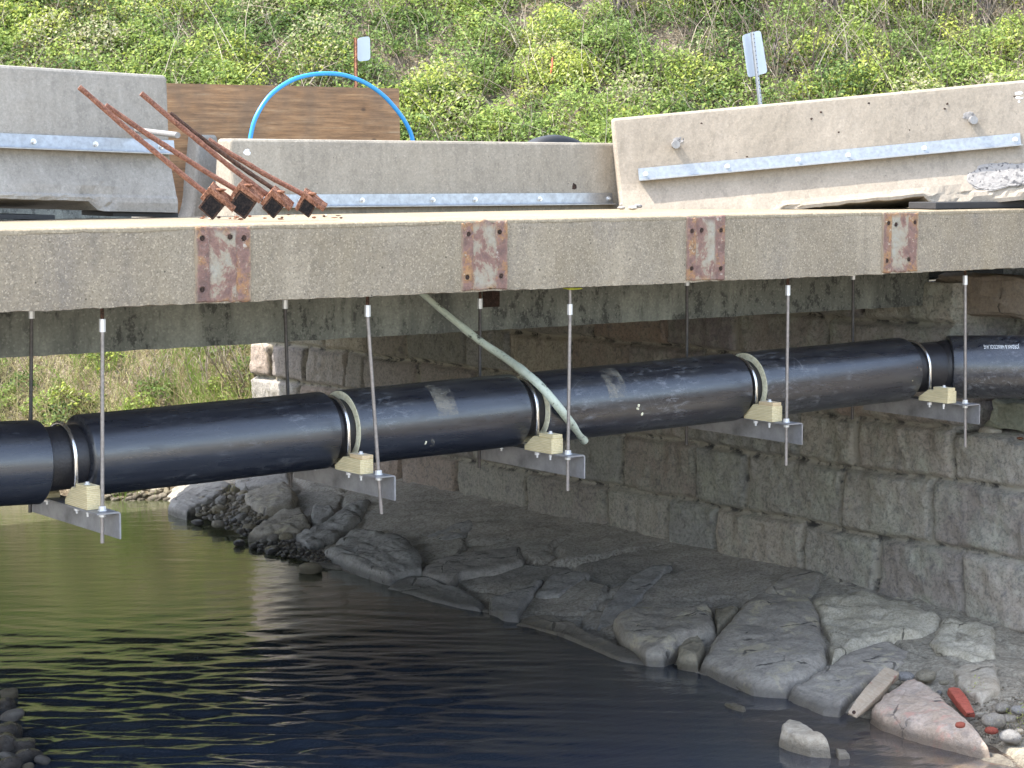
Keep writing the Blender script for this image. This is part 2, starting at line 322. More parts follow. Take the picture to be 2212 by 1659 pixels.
# ---------------------------------------------------------------- terrain (ground, stream bed, hillside)
HS, HK = 30.2, .62
def terr(s, r, X, Y):
    n1 = fbm(np.stack([X*.35, Y*.35, X*0], -1), 4, 3)*.45
    hill = WZ-.02+HK*(s-HS)+n1*np.clip((s-HS)/3, 0, 1)
    hill = np.where(s > 62, WZ+HK*(62-HS)+(s-62)*.1+n1, hill)
    bed = np.full_like(hill, -4.85)+fbm(np.stack([X*1.2, Y*1.2, X*0], -1), 3, 5)*.08
    z = np.maximum(hill, bed)
    near = -1.35-np.clip(s-4.0, 0, None)*.75
    z = np.maximum(z, near)
    left = -4.9+np.clip(-r-11-.25*np.clip(s-20, 0, 20), 0, 8)*.5
    z = np.maximum(z, np.minimum(left, -.5))
    fill = np.where((X > 7.15) & (Y < 14.8), -.8, -9.)
    emb = -.6-np.clip(7.3-X, 0, None)*.9-np.clip(18-Y, 0, None)*.95
    fill = np.where(Y >= 14.8, emb+n1*.4, fill)
    z = np.maximum(z, fill)
    return z
sv = np.concatenate([np.arange(-300, -20, 20), np.arange(-20, 26, .4), np.arange(26, 48, .11), np.arange(48, 80, .6), np.arange(80, 600, 20)])
rv = np.concatenate([np.arange(-400, -30, 20), np.arange(-30, -13, .6), np.arange(-13, 13, .13), np.arange(13, 30, .6), np.arange(30, 401, 20)])
S, R_ = np.meshgrid(sv, rv, indexing='ij')
X = CAM.x+fh.x*S+rt.x*R_; Y = CAM.y+fh.y*S+rt.y*R_; Z = terr(S, R_, X, Y)
def m_ground_():
    n = N('leaf_litter_and_bounce_pad'); f = n.noise(5, 6, .7); g = n.noise(40, 5, .8); v = n.voro(30, out='Color'); vs = n.sep(v)[0]
    c = n.ramp(f, [(.3, (.08, .06, .04)), (.5, (.20, .16, .11)), (.7, (.32, .27, .19))]); c = n.mix(n.ramp(vs, [(.6, 0), (1, .8)]), c, (.42, .36, .26)); c = n.mix(n.ramp(g, [(.35, .6), (.55, 0)]), c, (.04, .03, .02))
    x, y, z = n.sep(); bounce_zone = n.math('MULTIPLY_ADD', n.math('ADD', n.math('MULTIPLY', x, fh.x), n.math('MULTIPLY', y, fh.y)), -.6, -3.2, clamp=True)
    c = n.mix(bounce_zone, c, n.mix(n.ramp(g, [(.4, 0), (.6, 1)]), (.46, .42, .35), (.60, .56, .48)))  # unseen near bank made pale as an added reflector, bouncing light under the bridge
    return n.out(c, .95, 0, n.bump(n.math('ADD', vs, g), .9, .03), spec=.1)
m_ground = m_ground_()
o = mesh('ground', np.stack([X, Y, Z], -1).reshape(-1, 3), grid(*S.shape), m_ground, smooth=True, origin=(0, 0, 0)); tag(o, kind='structure')
def groundhit(px, py, lo=24.0, hi=60.0):
    r = ray(px, py); d = np.linspace(lo, hi, 4000); p = np.array(CAM)[None]+np.array(r)[None]*d[:, None]
    dx = p[:, 0]-CAM.x; dy = p[:, 1]-CAM.y; s = dx*fh.x+dy*fh.y; rr = dx*rt.x+dy*rt.y
    z = terr(s, rr, p[:, 0], p[:, 1]); k = np.argmax(p[:, 2] <= z)
    return Vector(p[k])

# ---------------------------------------------------------------- water
sv = np.arange(10, 42, .03); rv = np.arange(-13, 9, .075)
S, R_ = np.meshgrid(sv, rv, indexing='ij'); X = CAM.x+fh.x*S+rt.x*R_; Y = CAM.y+fh.y*S+rt.y*R_
q = np.stack([R_*.5, S*.9, S*0], -1); wp = fbm(q, 3, 21)*1.6; wp2 = fbm(q*2.3+5, 3, 22)*1.2
act = np.clip((23.5-S)/4.0, .10, 1)*np.clip((1.3-R_)/2.6, .12, 1)
act = act*(.45+.9*(fbm(np.stack([R_*.3, S*.3, S*0], -1), 2, 33)*.5+.5))
ph = fbm(np.stack([R_*.22, S*.35, S*0+3], -1), 3, 24)*9
hh = (.0020*np.sin(S*62+R_*9+wp*7+ph*2)+.0022*np.sin(S*48-R_*14+wp2*8))*np.clip((.5-R_)/2, .25, 1)+.0075*np.sin(S*9.5+R_*3.2+wp*3.5-ph*.8)+.0080*np.sin(S*11.5-R_*1.9+wp*2.6+ph)+.0070*np.sin(S*19-R_*2.2+wp2*3.2+ph*1.3)+.0042*np.sin(S*31+R_*5.0+wp*5+ph)+.016*fbm(np.stack([R_*1.5, S*3.6, S*0], -1), 4, 25)
ring = .007*np.sin(S*13-R_*5.5+wp*2)
Z = WZ+hh*act+ring*np.clip((1.5-np.abs(R_+2.5))/1.5, 0, 1)*np.clip((26-S)/3, 0, 1)*np.clip((S-19)/2, 0, 1)*.5+fbm(np.stack([R_*3, S*9, S*0], -1), 2, 9)*.0016
def m_water_():
    n = N('stream_water'); f = n.noise(.7, 4, .6); g = n.noise(3, 5, .65)
    x, y, z = n.sep()
    c = n.mix(n.ramp(f, [(.4, 0), (.65, 1)]), (.022, .031, .048), (.034, .042, .052))
    sh = n.math('MULTIPLY', n.ramp(x, [(2.6, 0), (3.7, 1)]) if False else n.math('MULTIPLY_ADD', x, .9, -1.9, clamp=True), n.math('MULTIPLY_ADD', y, -.35, .55, clamp=True))
    c = n.mix(n.math('MULTIPLY', sh, n.ramp(g, [(.35, .2), (.7, 1)])), c, (.15, .105, .065))
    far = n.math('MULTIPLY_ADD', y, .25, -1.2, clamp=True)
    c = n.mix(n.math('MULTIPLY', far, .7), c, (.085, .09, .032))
    w1 = n.noise(7, 4, .6, n.map((1, 1, 1))); w2 = n.noise(22, 3, .6, n.map((1, 1, 1), (0, 0, -.63)))
    st = n.noise(10, 3, .6, n.map((.45, 1.6, 1), (0, 0, AL-pi/2)))
    h = n.math('ADD', n.math('MULTIPLY', w1, .6), n.math('ADD', n.math('MULTIPLY', w2, .15), st))
    n.b.inputs['IOR'].default_value = 1.6
    return n.out(c, .035, 0, n.bump(h, .16, .02), spec=.75)
o = mesh('water', np.stack([X, Y, Z], -1).reshape(-1, 3), grid(*S.shape), m_water_(), smooth=True, origin=(0, 0, WZ)); tag(o, kind='structure')

# ---------------------------------------------------------------- bridge
bridge = thing('bridge', 'old concrete road bridge with exposed aggregate edge beam and rust scarred mounts', 'bridge', (0, 7, -.5))
def slab(name, a, b, m, res=.06, amp=.004, chip=0.0, parent=bridge):
    """box whose six faces are gridded and roughened; chip eats the long bottom and top edges of the -Y face"""
    a = np.array(a, float); b = np.array(b, float); V = []; Fc = []; off = 0
    for ax in range(3):
        u, v = [k for k in range(3) if k != ax]
        nu = max(2, int((b[u]-a[u])/res)+1); nv = max(2, int((b[v]-a[v])/res)+1)
        for side in (0, 1):
            if ax == 1 and side == 1 or ax == 0: nu_, nv_ = 2, 2
            else: nu_, nv_ = nu, nv
            U, W = np.meshgrid(np.linspace(a[u], b[u], nu_), np.linspace(a[v], b[v], nv_), indexing='ij')
            p = np.zeros(U.shape+(3,)); p[..., u] = U; p[..., v] = W; p[..., ax] = (a, b)[side][ax]
            g = grid(nu_, nv_)+off
            if (side == 0) != (ax == 1): g = g[:, ::-1]
            V.append(p.reshape(-1, 3)); Fc.append(g); off += p.size//3
    V = np.concatenate(V); Fc = np.concatenate(Fc)
    n1 = fbm(V*[6, 6, 6], 4, 2); n2 = fbm(V*[30, 30, 30], 2, 8); n3 = fbm(V*[2.2, 2.2, 2.2], 3, 14)
    cen = (a+b)/2
    fy = V[:, 1] < a[1]+1e-6
    V2 = V.copy(); V2[:, 1] += np.where(fy, 1, 0)*(n1*amp+n2*amp*.7)
    if chip:
        eb = np.clip(1-(V[:, 2]-a[2])/.05, 0, 1)*np.clip(1-(V[:, 1]-a[1])/.05, 0, 1)
        V2[:, 2] += eb*chip*(.5+n1*.6+n2*.9+n3*.25).clip(0, 2); V2[:, 1] += eb*chip*.6*(.5+n2*.6+n3*.5)
        et = np.clip(1-(b[2]-V[:, 2])/.035, 0, 1)*np.clip(1-(V[:, 1]-a[1])/.035, 0, 1)
        V2[:, 2] -= et*.010*(.7+n3*.5+n2*.4); V2[:, 1] += et*.012*(.6+n1*.5)
    return mesh(name, V2, Fc, m, parent, smooth=False)
slab('edge_beam', (-9, 0, -.521), (9, .42, 0), m_fascia, .035, .004, .009)
slab('sidewalk_slab', (-9, .42, -.28), (9, 2.25, -.004), m_top, .2, .002)
# sandy weathered cap that covers the top of the edge beam
V = []; xs = np.arange(-9, 9.01, .05); q = np.stack([xs*5, xs*0, xs*0], -1); e = fbm(q, 3, 4)*.006+fbm(q*4, 2, 6)*.003
V = np.concatenate([np.stack([xs, np.full_like(xs, -.003)+e*.3, -.028+e*1.6], -1), np.stack([xs, np.full_like(xs, .000)-.001, -.008+e*.3], -1), np.stack([xs, np.full_like(xs, .016), .003+e*.2], -1), np.stack([xs, np.full_like(xs, .42), xs*0+.004], -1), np.stack([xs, np.full_like(xs, .425), xs*0-.02], -1)])
V = V.reshape(5, -1, 3); mesh('weathered_cap', V.reshape(-1, 3), grid(5, len(xs))[:, ::-1], m_top, bridge)
slab('girder', (-9, 1.75, -.975), (6.27, 2.12, -.285), m_girder, .07, .003, .008)
for yy in (4.6, 7.2, 9.8, 12.0): slab('girder', (-9, yy, -1.0), (6.27, yy+.4, -.76), m_girder, .5, .002)
slab('deck_slab', (-9, 2.25, -.75), (9, 14.3, -.45), m_asphalt, .5, .003)
slab('far_edge_beam', (-9, 14.3, -1.15), (6.9, 14.7, .0), m_girder, .3, .003)
# rust scarred mounting plates of the old railing posts, bolt holes capped by discs painted dark as shade
def m_scar_():
    n = N('rust_scar'); x, y, z = n.sep(); oi = n.n('ObjectInfo').outputs['Random']; va = n.n('VectorMath'); va.operation = 'ADD'; n.put(va.inputs[0], n.co); cb = n.n('CombineXYZ'); n.put(cb.inputs[0], n.math('MULTIPLY', oi, 37)); n.put(cb.inputs[2], n.math('MULTIPLY', oi, 53)); n.put(va.inputs[1], cb.outputs[0]); n.co = va.outputs[0]; f = n.noise(9, 6, .7); g = n.noise(28, 5, .75)
    nz = n.noise(7, 5, .7); nb_ = n.noise(18, 5, .75)
    ax = n.math('ABSOLUTE', n.math('MULTIPLY_ADD', n.math('SUBTRACT', nz, .5), .06, x)); zc = n.math('ABSOLUTE', n.math('MULTIPLY_ADD', n.math('SUBTRACT', nz, .5), .12, z))
    side = n.ramp(ax, [(.092, 0), (.108, 1)]); ends = n.ramp(zc, [(.20, 0), (.24, 1)])
    rsel = n.noise(4.5, 5, .7); rust = n.ramp(rsel, [(.30, (.10, .05, .055)), (.42, (.19, .085, .07)), (.50, (.24, .12, .10)), (.57, (.36, .165, .055)), (.66, (.42, .24, .10)), (.75, (.33, .28, .21))])
    rust = n.mix(n.ramp(g, [(.38, .7), (.52, 0)]), rust, (.09, .045, .04)); rust = n.mix(n.ramp(nb_, [(.60, 0), (.66, .85)]), rust, (.50, .45, .38))
    f2 = n.noise(4.2, 6, .72, dist=.4, vec=n.map((1, 1, .7), loc=(3, 1, 2))); gray = n.ramp(f2, [(.40, (.15, .065, .06)), (.47, (.26, .13, .10)), (.51, (.35, .29, .21)), (.62, (.37, .34, .27)), (.75, (.33, .325, .30))])
    gray = n.mix(n.ramp(g, [(.34, .6), (.48, 0)]), gray, (.20, .13, .10))
    c = n.mix(n.math('MAXIMUM', side, n.math('MULTIPLY', ends, .85)), gray, rust)
    c = n.mix(.22, c, (.34, .29, .22)); gone = n.ramp(n.math('ADD', ax, n.math('MULTIPLY', nb_, .03)), [(.205, 0), (.225, 1)]); c = n.mix(gone, c, (.32, .25, .17))
    return n.out(c, .85, 0, n.bump(n.math('ADD', f, n.math('ADD', g, nb_)), .9, .012), spec=.25)
m_scar = m_scar_(); m_hole = rusty('painted_hole_dark', (.03, .02, .015), (.07, .04, .03), (.01, .01, .01), 30)  # near-black discs and patches of this paint the shade inside holes
scars = [((420, 542), [(.155, .17), (.05, .18), (-.16, .175), (-.165, -.165)]), ((996, 1096), [(-.15, .16), (.13, .17), (-.16, -.15), (.14, -.15)]),
         ((1481, 1565), [(-.15, .14), (-.05, .145), (.15, .14), (-.15, -.15), (.15, -.16)]), ((1903, 1982), [(-.15, .165), (-.06, .15), (.165, .165), (-.16, -.15), (.1, -.145)])]
for k, ((x0, x1), holes) in enumerate(scars):
    a = P(x0, 560, Y=0).x; b = P(x1, 560, Y=0).x; cx = (a+b)/2; hw = (b-a)/2; cz = -.258; hz = .25
    nu, nv = 64, 76
    U, W = np.meshgrid(np.linspace(-hw, hw, nu), np.linspace(-hz, hz, nv), indexing='ij')
    jag = fbm(np.stack([U*14, W*14, U*0+k], -1), 3, k); U2 = U+jag*.012*(np.abs(U) > hw*.97); W2 = W+jag*.02*(np.abs(W) > hz*.96)
    D = -.009+fbm(np.stack([U*20, W*20, U*0], -1), 3, 40+k)*.003
    D = D+np.where(np.abs(np.abs(U)-.10) < .008, .004, 0)+np.where(np.abs(U) > .105, -.003, .0)
    edge = (np.abs(U) > hw*.995) | (np.abs(W) > hz*.995); D = np.where(edge, .004, D)
    for hx, hz_ in holes:
        rr = np.hypot(U-hx, W-hz_); D = np.where(rr < .017, .035, np.where(rr < .026, D-.004, D))
    Vv = np.stack([cx+U2, D, cz+W2], -1).reshape(-1, 3)
    pl = mesh('mounting_plate', Vv, grid(nu, nv), m_scar, thing('_t', '', '', (0, 0, 0)) if False else None, origin=(cx, 0, cz)); pl.parent = bridge; pl.location = Vector((cx, 0, cz))-wloc(bridge)
    for hx, hz_ in holes:
        mb = MB(); mb.tube([(cx+hx, -.0155, cz+hz_), (cx+hx, -.0125, cz+hz_)], .0165, 14); mb.build('bolt_hole', m_hole, pl)

# ---------------------------------------------------------------- stone abutment
courses = [(-.70, []), (-1.15, []), (-1.62, []), (-2.145, []), (-2.66, []), (-3.31, []), (-4.04, []), (-4.9, [])]
joints = {3: [2.66, 3.50, 5.35, 7.1, 8.0, 9.3, 10.6, 11.9, 12.37, 13.40, 14.38], 2: [2.2, 4.1, 5.0, 6.3, 7.4, 8.6, 9.5, 10.9, 11.8, 12.9, 13.9],
          4: [.2, 1.631, 2.858, 4.278, 5.111, 6.4, 7.5, 8.7, 9.36, 10.17, 11.23, 12.4, 13.6], 5: [-.6, 1.203, 2.35, 3.386, 4.779, 5.56, 6.67, 8.2, 9.7, 11.0, 12.4, 13.7],
          6: [-1.5, .1, .92, 2.3, 3.6, 5.1, 6.6, 8, 10, 12, 13.5], 0: [2.6, 4.2, 6, 7.6, 9, 10.2, 11.7, 13], 1: [3.1, 4.5, 5.6, 7, 8.4, 9.9, 11.2, 12.6, 13.8], -1: []}
joints[3] = [-.9, 1.395]+joints[3]
ys = np.arange(-4.0, 14.92, .026); zs = np.arange(-4.9, -.72, .026)
Yg, Zg = np.meshgrid(ys, zs, indexing='ij')
wq = np.stack([Yg*1.7, Zg*1.7, Yg*0], -1); wy = fbm(wq, 3, 51)*.05; wz = fbm(wq+9, 3, 52)*.035
Yw = Yg+wy; Zw = Zg+wz+np.interp(Yg, [0, 2, 8, 15], [-.05, 0, .03, .05])
dmin = np.full(Yg.shape, 9.); bid = np.zeros(Yg.shape, int); row = np.zeros(Yg.shape, int)
cz = [c[0] for c in courses]
for k in range(len(cz)-1):
    inr = (Zw <= cz[k]) & (Zw > cz[k+1]); row[inr] = k
    js = [-99]+sorted(joints.get(k, []))+[99]
    for j in range(len(js)-1):
        m_ = inr & (Yw > js[j]) & (Yw <= js[j+1])
        d = np.minimum.reduce([cz[k]-Zw[m_], Zw[m_]-cz[k+1], Yw[m_]-js[j], js[j+1]-Yw[m_]])
        dmin[m_] = d; bid[m_] = k*37+j
br = _h(bid, bid*0+3, bid*0, 4); br2 = _h(bid, bid*0+9, bid*0, 5); br3 = _h(bid, bid*0+1, bid*0, 6)
d = dmin-.016
prof = np.clip(d/.05, 0, 1); prof = 1-(1-prof)**2.2
r1 = fbm(np.stack([Yg*4+br*50, Zg*4, Yg*0], -1), 5, 60, True); r2 = fbm(np.stack([Yg*11+br*50, Zg*7, Yg*0], -1), 4, 64)
r3 = fbm(np.stack([Yg*2.2+br*20, Zg*2.2, Yg*0], -1), 3, 67)
disp = prof*(.075+.05*(br-.5)+r1*.026+r2*.018+r3*.038)+(1-prof)*r2*.008
tiltz = (br2-.5)*.10*(Zg+3)*.3
Xg = WX-disp-prof*tiltz*.3
mort = np.clip(1-(dmin-.008-.02*(br3 > .6))/.014, 0, 1)
# upper near part steps back behind a ledge
back = (Yg < 1.36+fbm(wq*2, 2, 70)*.05) & (Zg > -2.165+fbm(wq*2, 2, 71)*.03)
rub = fbm(np.stack([Yg*2.4, Zg*2.4, Yg*0], -1), 4, 75, True)
Xg = np.where(back, WX+.62-rub*.12-fbm(wq*8, 3, 77)*.03+np.clip(-1.2-Zg, 0, 1)*-.12, Xg)
tint = np.where(back, .2+.8*(fbm(np.stack([Yg*1.3, Zg*1.6, Yg*0], -1), 2, 79) > 0), br2); mort = np.where(back, 0, mort)
def m_wall_():
    n = N('rough_granite_ashlar'); t = n.attr('tint'); mo = n.attr('mortar'); f = n.noise(2.2, 6, .65); g = n.noise(30, 5, .8); gm = n.noise(9, 5, .7, dist=.6)
    c = n.ramp(t, [(0, (.32, .31, .285)), (.25, (.31, .235, .185)), (.5, (.26, .25, .225)), (.75, (.40, .35, .28)), (1, (.20, .17, .17))])
    y = n.sep()[1]
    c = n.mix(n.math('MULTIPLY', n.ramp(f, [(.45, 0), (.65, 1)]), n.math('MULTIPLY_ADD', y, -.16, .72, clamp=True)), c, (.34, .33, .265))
    c = n.mix(n.ramp(gm, [(.5, 0), (.7, .6)]), c, (.09, .09, .095)); c = n.mix(n.ramp(g, [(.35, .6), (.52, 0)]), c, (.07, .07, .06)); c = n.mix(n.ramp(g, [(.60, 0), (.8, .7)]), c, (.48, .46, .41))
    mc = n.ramp(n.noise(5, 4, .7), [(.40, (.05, .048, .045)), (.52, (.34, .31, .25))]); c = n.mix(mo, c, mc)
    br_ = n.math('MULTIPLY_ADD', y, -.07, 1.22, clamp=False); c = n.mix(1.0, c, n.mix(0, (1.15, 1.15, 1.15), (1, 1, 1)), 'MULTIPLY')
    return n.out(c, .85, 0, n.bump(n.math('ADD', n.math('MULTIPLY', gm, 1.3), g), .85, .02), spec=.3)
m_wall = m_wall_()
abut = thing('stone_abutment', 'rough granite block abutment wall receding into shade beneath the bridge', 'stone wall', (WX, 6, -4.9))
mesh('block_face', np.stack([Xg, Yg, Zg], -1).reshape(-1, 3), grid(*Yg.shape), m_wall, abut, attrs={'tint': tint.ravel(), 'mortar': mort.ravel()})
mb = MB(); mb.aabb((6.5, 1.5, -4.9), (7.4, 14.9, -.76)); mb.aabb((7.05, -4, -4.9), (7.6, 1.5, -.3)); mb.aabb((6.5, -4, -4.9), (7.05, 1.5, -2.3)); mb.build('core', m_wall, abut)
# wing face closing the far corner
U, W = np.meshgrid(np.linspace(6.26, 9.5, 90), np.arange(-4.9, -.72, .04), indexing='ij')
r1 = fbm(np.stack([U*3, W*3, U*0], -1), 4, 88, True)*.03
mesh('end_face', np.stack([U, 14.92+r1, W], -1).reshape(-1, 3), grid(*U.shape)[:, ::-1], m_wall, abut, attrs={'tint': np.full(U.size, .7), 'mortar': np.zeros(U.size)})

# broken rubble seated above the ledge on the near side
def blob(name, c, rad, m, label=None, cat=None, group=None, seed=0, parent=None, sub=3, amp=.28, sq=1.0, rot=None, rough=.06):
    bm = bmesh.new(); bmesh.ops.create_icosphere(bm, subdivisions=sub, radius=1.0)
    V = np.array([v.co[:] for v in bm.verts]); Fc = np.array([[v.index for v in f.verts] for f in bm.faces]); bm.free()
    V = np.sign(V)*np.abs(V)**sq; dd = 1+amp*fbm(V*1.1+seed*7.3, 3, seed)+rough*fbm(V*4+seed, 3, seed+5)
    V = V*dd[:, None]*np.array(rad)[None]
    if rot is not None: V = V@np.array(Matrix.Rotation(rot[2], 3, 'Z')@Matrix.Rotation(rot[1], 3, 'Y')@Matrix.Rotation(rot[0], 3, 'X')).T
    o = mesh(name, V+np.array(c)[None], Fc, m, parent, smooth=True)
    if label: tag(o, label, cat, group)
    return o
def lump_box(name, c, u, v, w_, m, label, cat, seed=0, amp=.01, taper=0.0, cuts=3):
    c = Vector(c); mb = MB(); mb.box(c, u, v, w_, min(v.length, w_.length)*.25); o = mb.build(name, m)
    bm = bmesh.new(); bm.from_mesh(o.data); bmesh.ops.subdivide_edges(bm, edges=bm.edges[:], cuts=cuts, use_grid_fill=True)
    co = np.array([x.co[:] for x in bm.verts]); d = fbm(co*12+seed, 3, seed)*amp; d2 = fbm(co*12+seed+7, 3, seed+3)*amp; ud = u.normalized(); mc = Vector(co.mean(0))
    for x, a, b in zip(bm.verts, d, d2):
        t_ = (x.co-mc).dot(ud)/u.length; k_ = 1-taper*max(0, -t_)**1.5; r_ = (x.co-mc)-ud*((x.co-mc).dot(ud)); x.co = mc+ud*((x.co-mc).dot(ud))+r_*k_
        x.co += ud*a*2.5*abs(t_)**3; x.co.x += a; x.co.z += b; x.co.y += a-b
    bm.to_mesh(o.data); bm.free(); return tag(o, label, cat)
lump_box('seat_stone', P(2150, 637, X=6.6), Vector((0, .62, 0)), Vector((.22, 0, 0)), Vector((0, 0, .19)), rockmat('brown_seat_stone', (.27, .21, .155), (.34, .28, .22), (.17, .15, .13)), 'brownish cracked stone under the beam at the right edge', 'rock', 15, .05, 0, 5)
lump_box('ledge_block', P(2205, 897, X=6.55)+Vector((.12, 0, -.0)), Vector((0, .34, 0)), Vector((.2, 0, 0)), Vector((0, 0, .125)), rockmat('greenish_block', (.27, .28, .21), (.36, .36, .28), (.15, .15, .12)), 'green tinged block sitting on the wall ledge under the right pipe end', 'rock', 5, .04, 0, 5)
def rock(name, pts, T, m, label, cat='rock', lift=.4, seed=0, group=None, plane=None, pk=12.0, rough=.02, depth=.35, ridge=.0):
    T = T*(.8 if plane is None else 1)
    L = [onslope(x, y, T*lift) if plane is None else P(x, y, Z=plane+T*lift) for x, y in pts]
    # smooth resampled closed outline
    n = len(L); B = []
    for i in range(n):
        p0, p1, p2, p3 = L[i-1], L[i], L[(i+1) % n], L[(i+2) % n]
        for k in range(12):
            t = k/12; lin = p1.lerp(p2, t); cr = .5*((2*p1)+(p2-p0)*t+(2*p0-5*p1+4*p2-p3)*t*t+(3*p1-p0-3*p2+p3)*t**3)
            B.append(lin.lerp(cr, .15))
    B = np.array([b[:] for b in B]); c = B.mean(0); base = B[:, 2]-T*lift
    up = np.array([-.18, 0, .98]); M_ = len(B); rings = 26
    V = []; rr = np.linspace(.03, 1, rings)**.85
    for r in rr:
        p = c+(B-c)*r; p[:, 2] -= T*lift; hgt = T*(1-r**pk)**.55 if r < 1 else 0
        V.append(p+up[None]*hgt)
    for dz, ex in ((.25, 1.005), (.6, 1.01), (1, 1.02)):
        p = c+(B-c)*ex; p[:, 2] -= T*lift; p[:, 2] -= depth*dz; V.append(p)
    V = np.stack(V); sh = V.shape; v = V.reshape(-1, 3)
    nn = fbm(v*3+seed*3.1, 4, seed); n2 = fbm(v*11+seed, 3, seed+3); n3 = fbm(v*[5, 1.2, 5]+seed, 3, seed+8, True)
    ringi = np.repeat(np.arange(sh[0]), sh[1]); em = np.exp(-((ringi-rings+1)/4.0)**2)
    v = v+up[None]*((nn*.9+n3*ridge)*rough*2.4+n2*rough*.8)[:, None]
    rad = v-c; rad[:, 2] *= .3; rad /= np.linalg.norm(rad, axis=1)[:, None]+1e-6
    v = v+rad*(nn*em*rough*2+n2*em*rough*.7)[:, None]
    cen = len(v); v = np.vstack([v, v[:M_].mean(0)[None]])
    Fc = []
    for i in range(sh[0]-1):
        for k in range(M_): Fc.append((i*M_+k, (i+1)*M_+k, (i+1)*M_+(k+1) % M_, i*M_+(k+1) % M_))
    for k in range(M_): Fc.append((cen, k, (k+1) % M_))
    o = mesh(name, v, Fc, m, smooth=True); bm = bmesh.new(); bm.from_mesh(o.data); bmesh.ops.recalc_face_normals(bm, faces=bm.faces); bm.to_mesh(o.data); bm.free()
    return tag(o, label, cat, group)
def c7(l): return [(1446.4+a*.34616, 1084.8+b*.34616) for a, b in l]
def c8(l): return [(723.2+a*.34616, 1084.8+b*.34616) for a, b in l]
def c10(l): return [(340.3+a*.1923, 978.4+b*.1923) for a, b in l]
# sloping mud and mortar apron between wall and water
ys = np.arange(-5, 17, .035); xs = np.arange(3.35, 6.42, .035)
Yg, Xg = np.meshgrid(ys, xs, indexing='ij'); zb = np.interp(Yg, [-6, .9, 2.4, 3.4, 20], [-4.06, -4.0, -3.9, -3.80, -3.76])
Zg = WZ+(Xg-SH)/(WX-SH)*(zb-WZ)+.02
q = np.stack([Xg, Yg, Xg*0], -1); lum = fbm(q*.9, 3, 90); low = np.clip((5.9-Xg)/1.4, 0, 1)
Zg = Zg+fbm(q*2.2, 4, 91)*.035+fbm(q*9, 3, 92)*.010+np.clip(lum, -1, 1)*.04
strata = fbm(np.stack([Xg*1.2, Yg*3.0+Xg*2, Xg*0], -1), 4, 95, True)*.03*np.clip((Yg-6)/3, 0, 1); Zg = Zg+strata+.05*np.clip((3.5-Yg)/2, 0, 1)*np.clip((Xg-4.3)/.6, 0, 1)*(1+fbm(q*3, 3, 96))
Zg = Zg-.16*np.clip((Yg-9)/1.5, 0, 1)*np.clip((5.0-Xg)/.7, 0, 1)
sp_ = np.stack([RNG.uniform(3.3, 6.5, 95), RNG.uniform(-5, 17, 95)], -1); wx = fbm(q*1.3, 3, 111)*.25; wy_ = fbm(q*1.3+7, 3, 112)*.35
DD = np.hypot(Xg[..., None]+wx[..., None]-sp_[:, 0], (Yg[..., None]+wy_[..., None]-sp_[:, 1])*.7); Ds = np.sort(DD, -1); idc = DD.argmin(-1); ed = Ds[..., 1]-Ds[..., 0]
cell = _h(idc, idc*0+2, idc*0, 9); silt = np.clip(.5+1.6*fbm(q*.6, 2, 113)+np.clip(Xg-5.2, 0, 1)*1.0, 0, 1)
joint = np.clip(1-ed/.07, 0, 1)**1.5; Zg = Zg-joint*.075*(1-silt*.85)+(cell-.5)*.07*(1-silt)+(1-silt)*(cell-.5)*(Xg-4.8)*.05
edge = np.clip((Xg-3.35)/(.35+.25*fbm(q*1.7, 3, 93)), 0, 1); Zg = Zg-(1-edge)*.35
o = mesh('mud_slope', np.stack([Xg, Yg, Zg], -1).reshape(-1, 3), grid(*Yg.shape), m_mud, smooth=True, origin=(0, 0, 0), attrs={'slab': ((1-silt)*np.clip(ed/.06, 0, 1)).ravel(), 'cell': cell.ravel()}); tag(o, kind='structure')

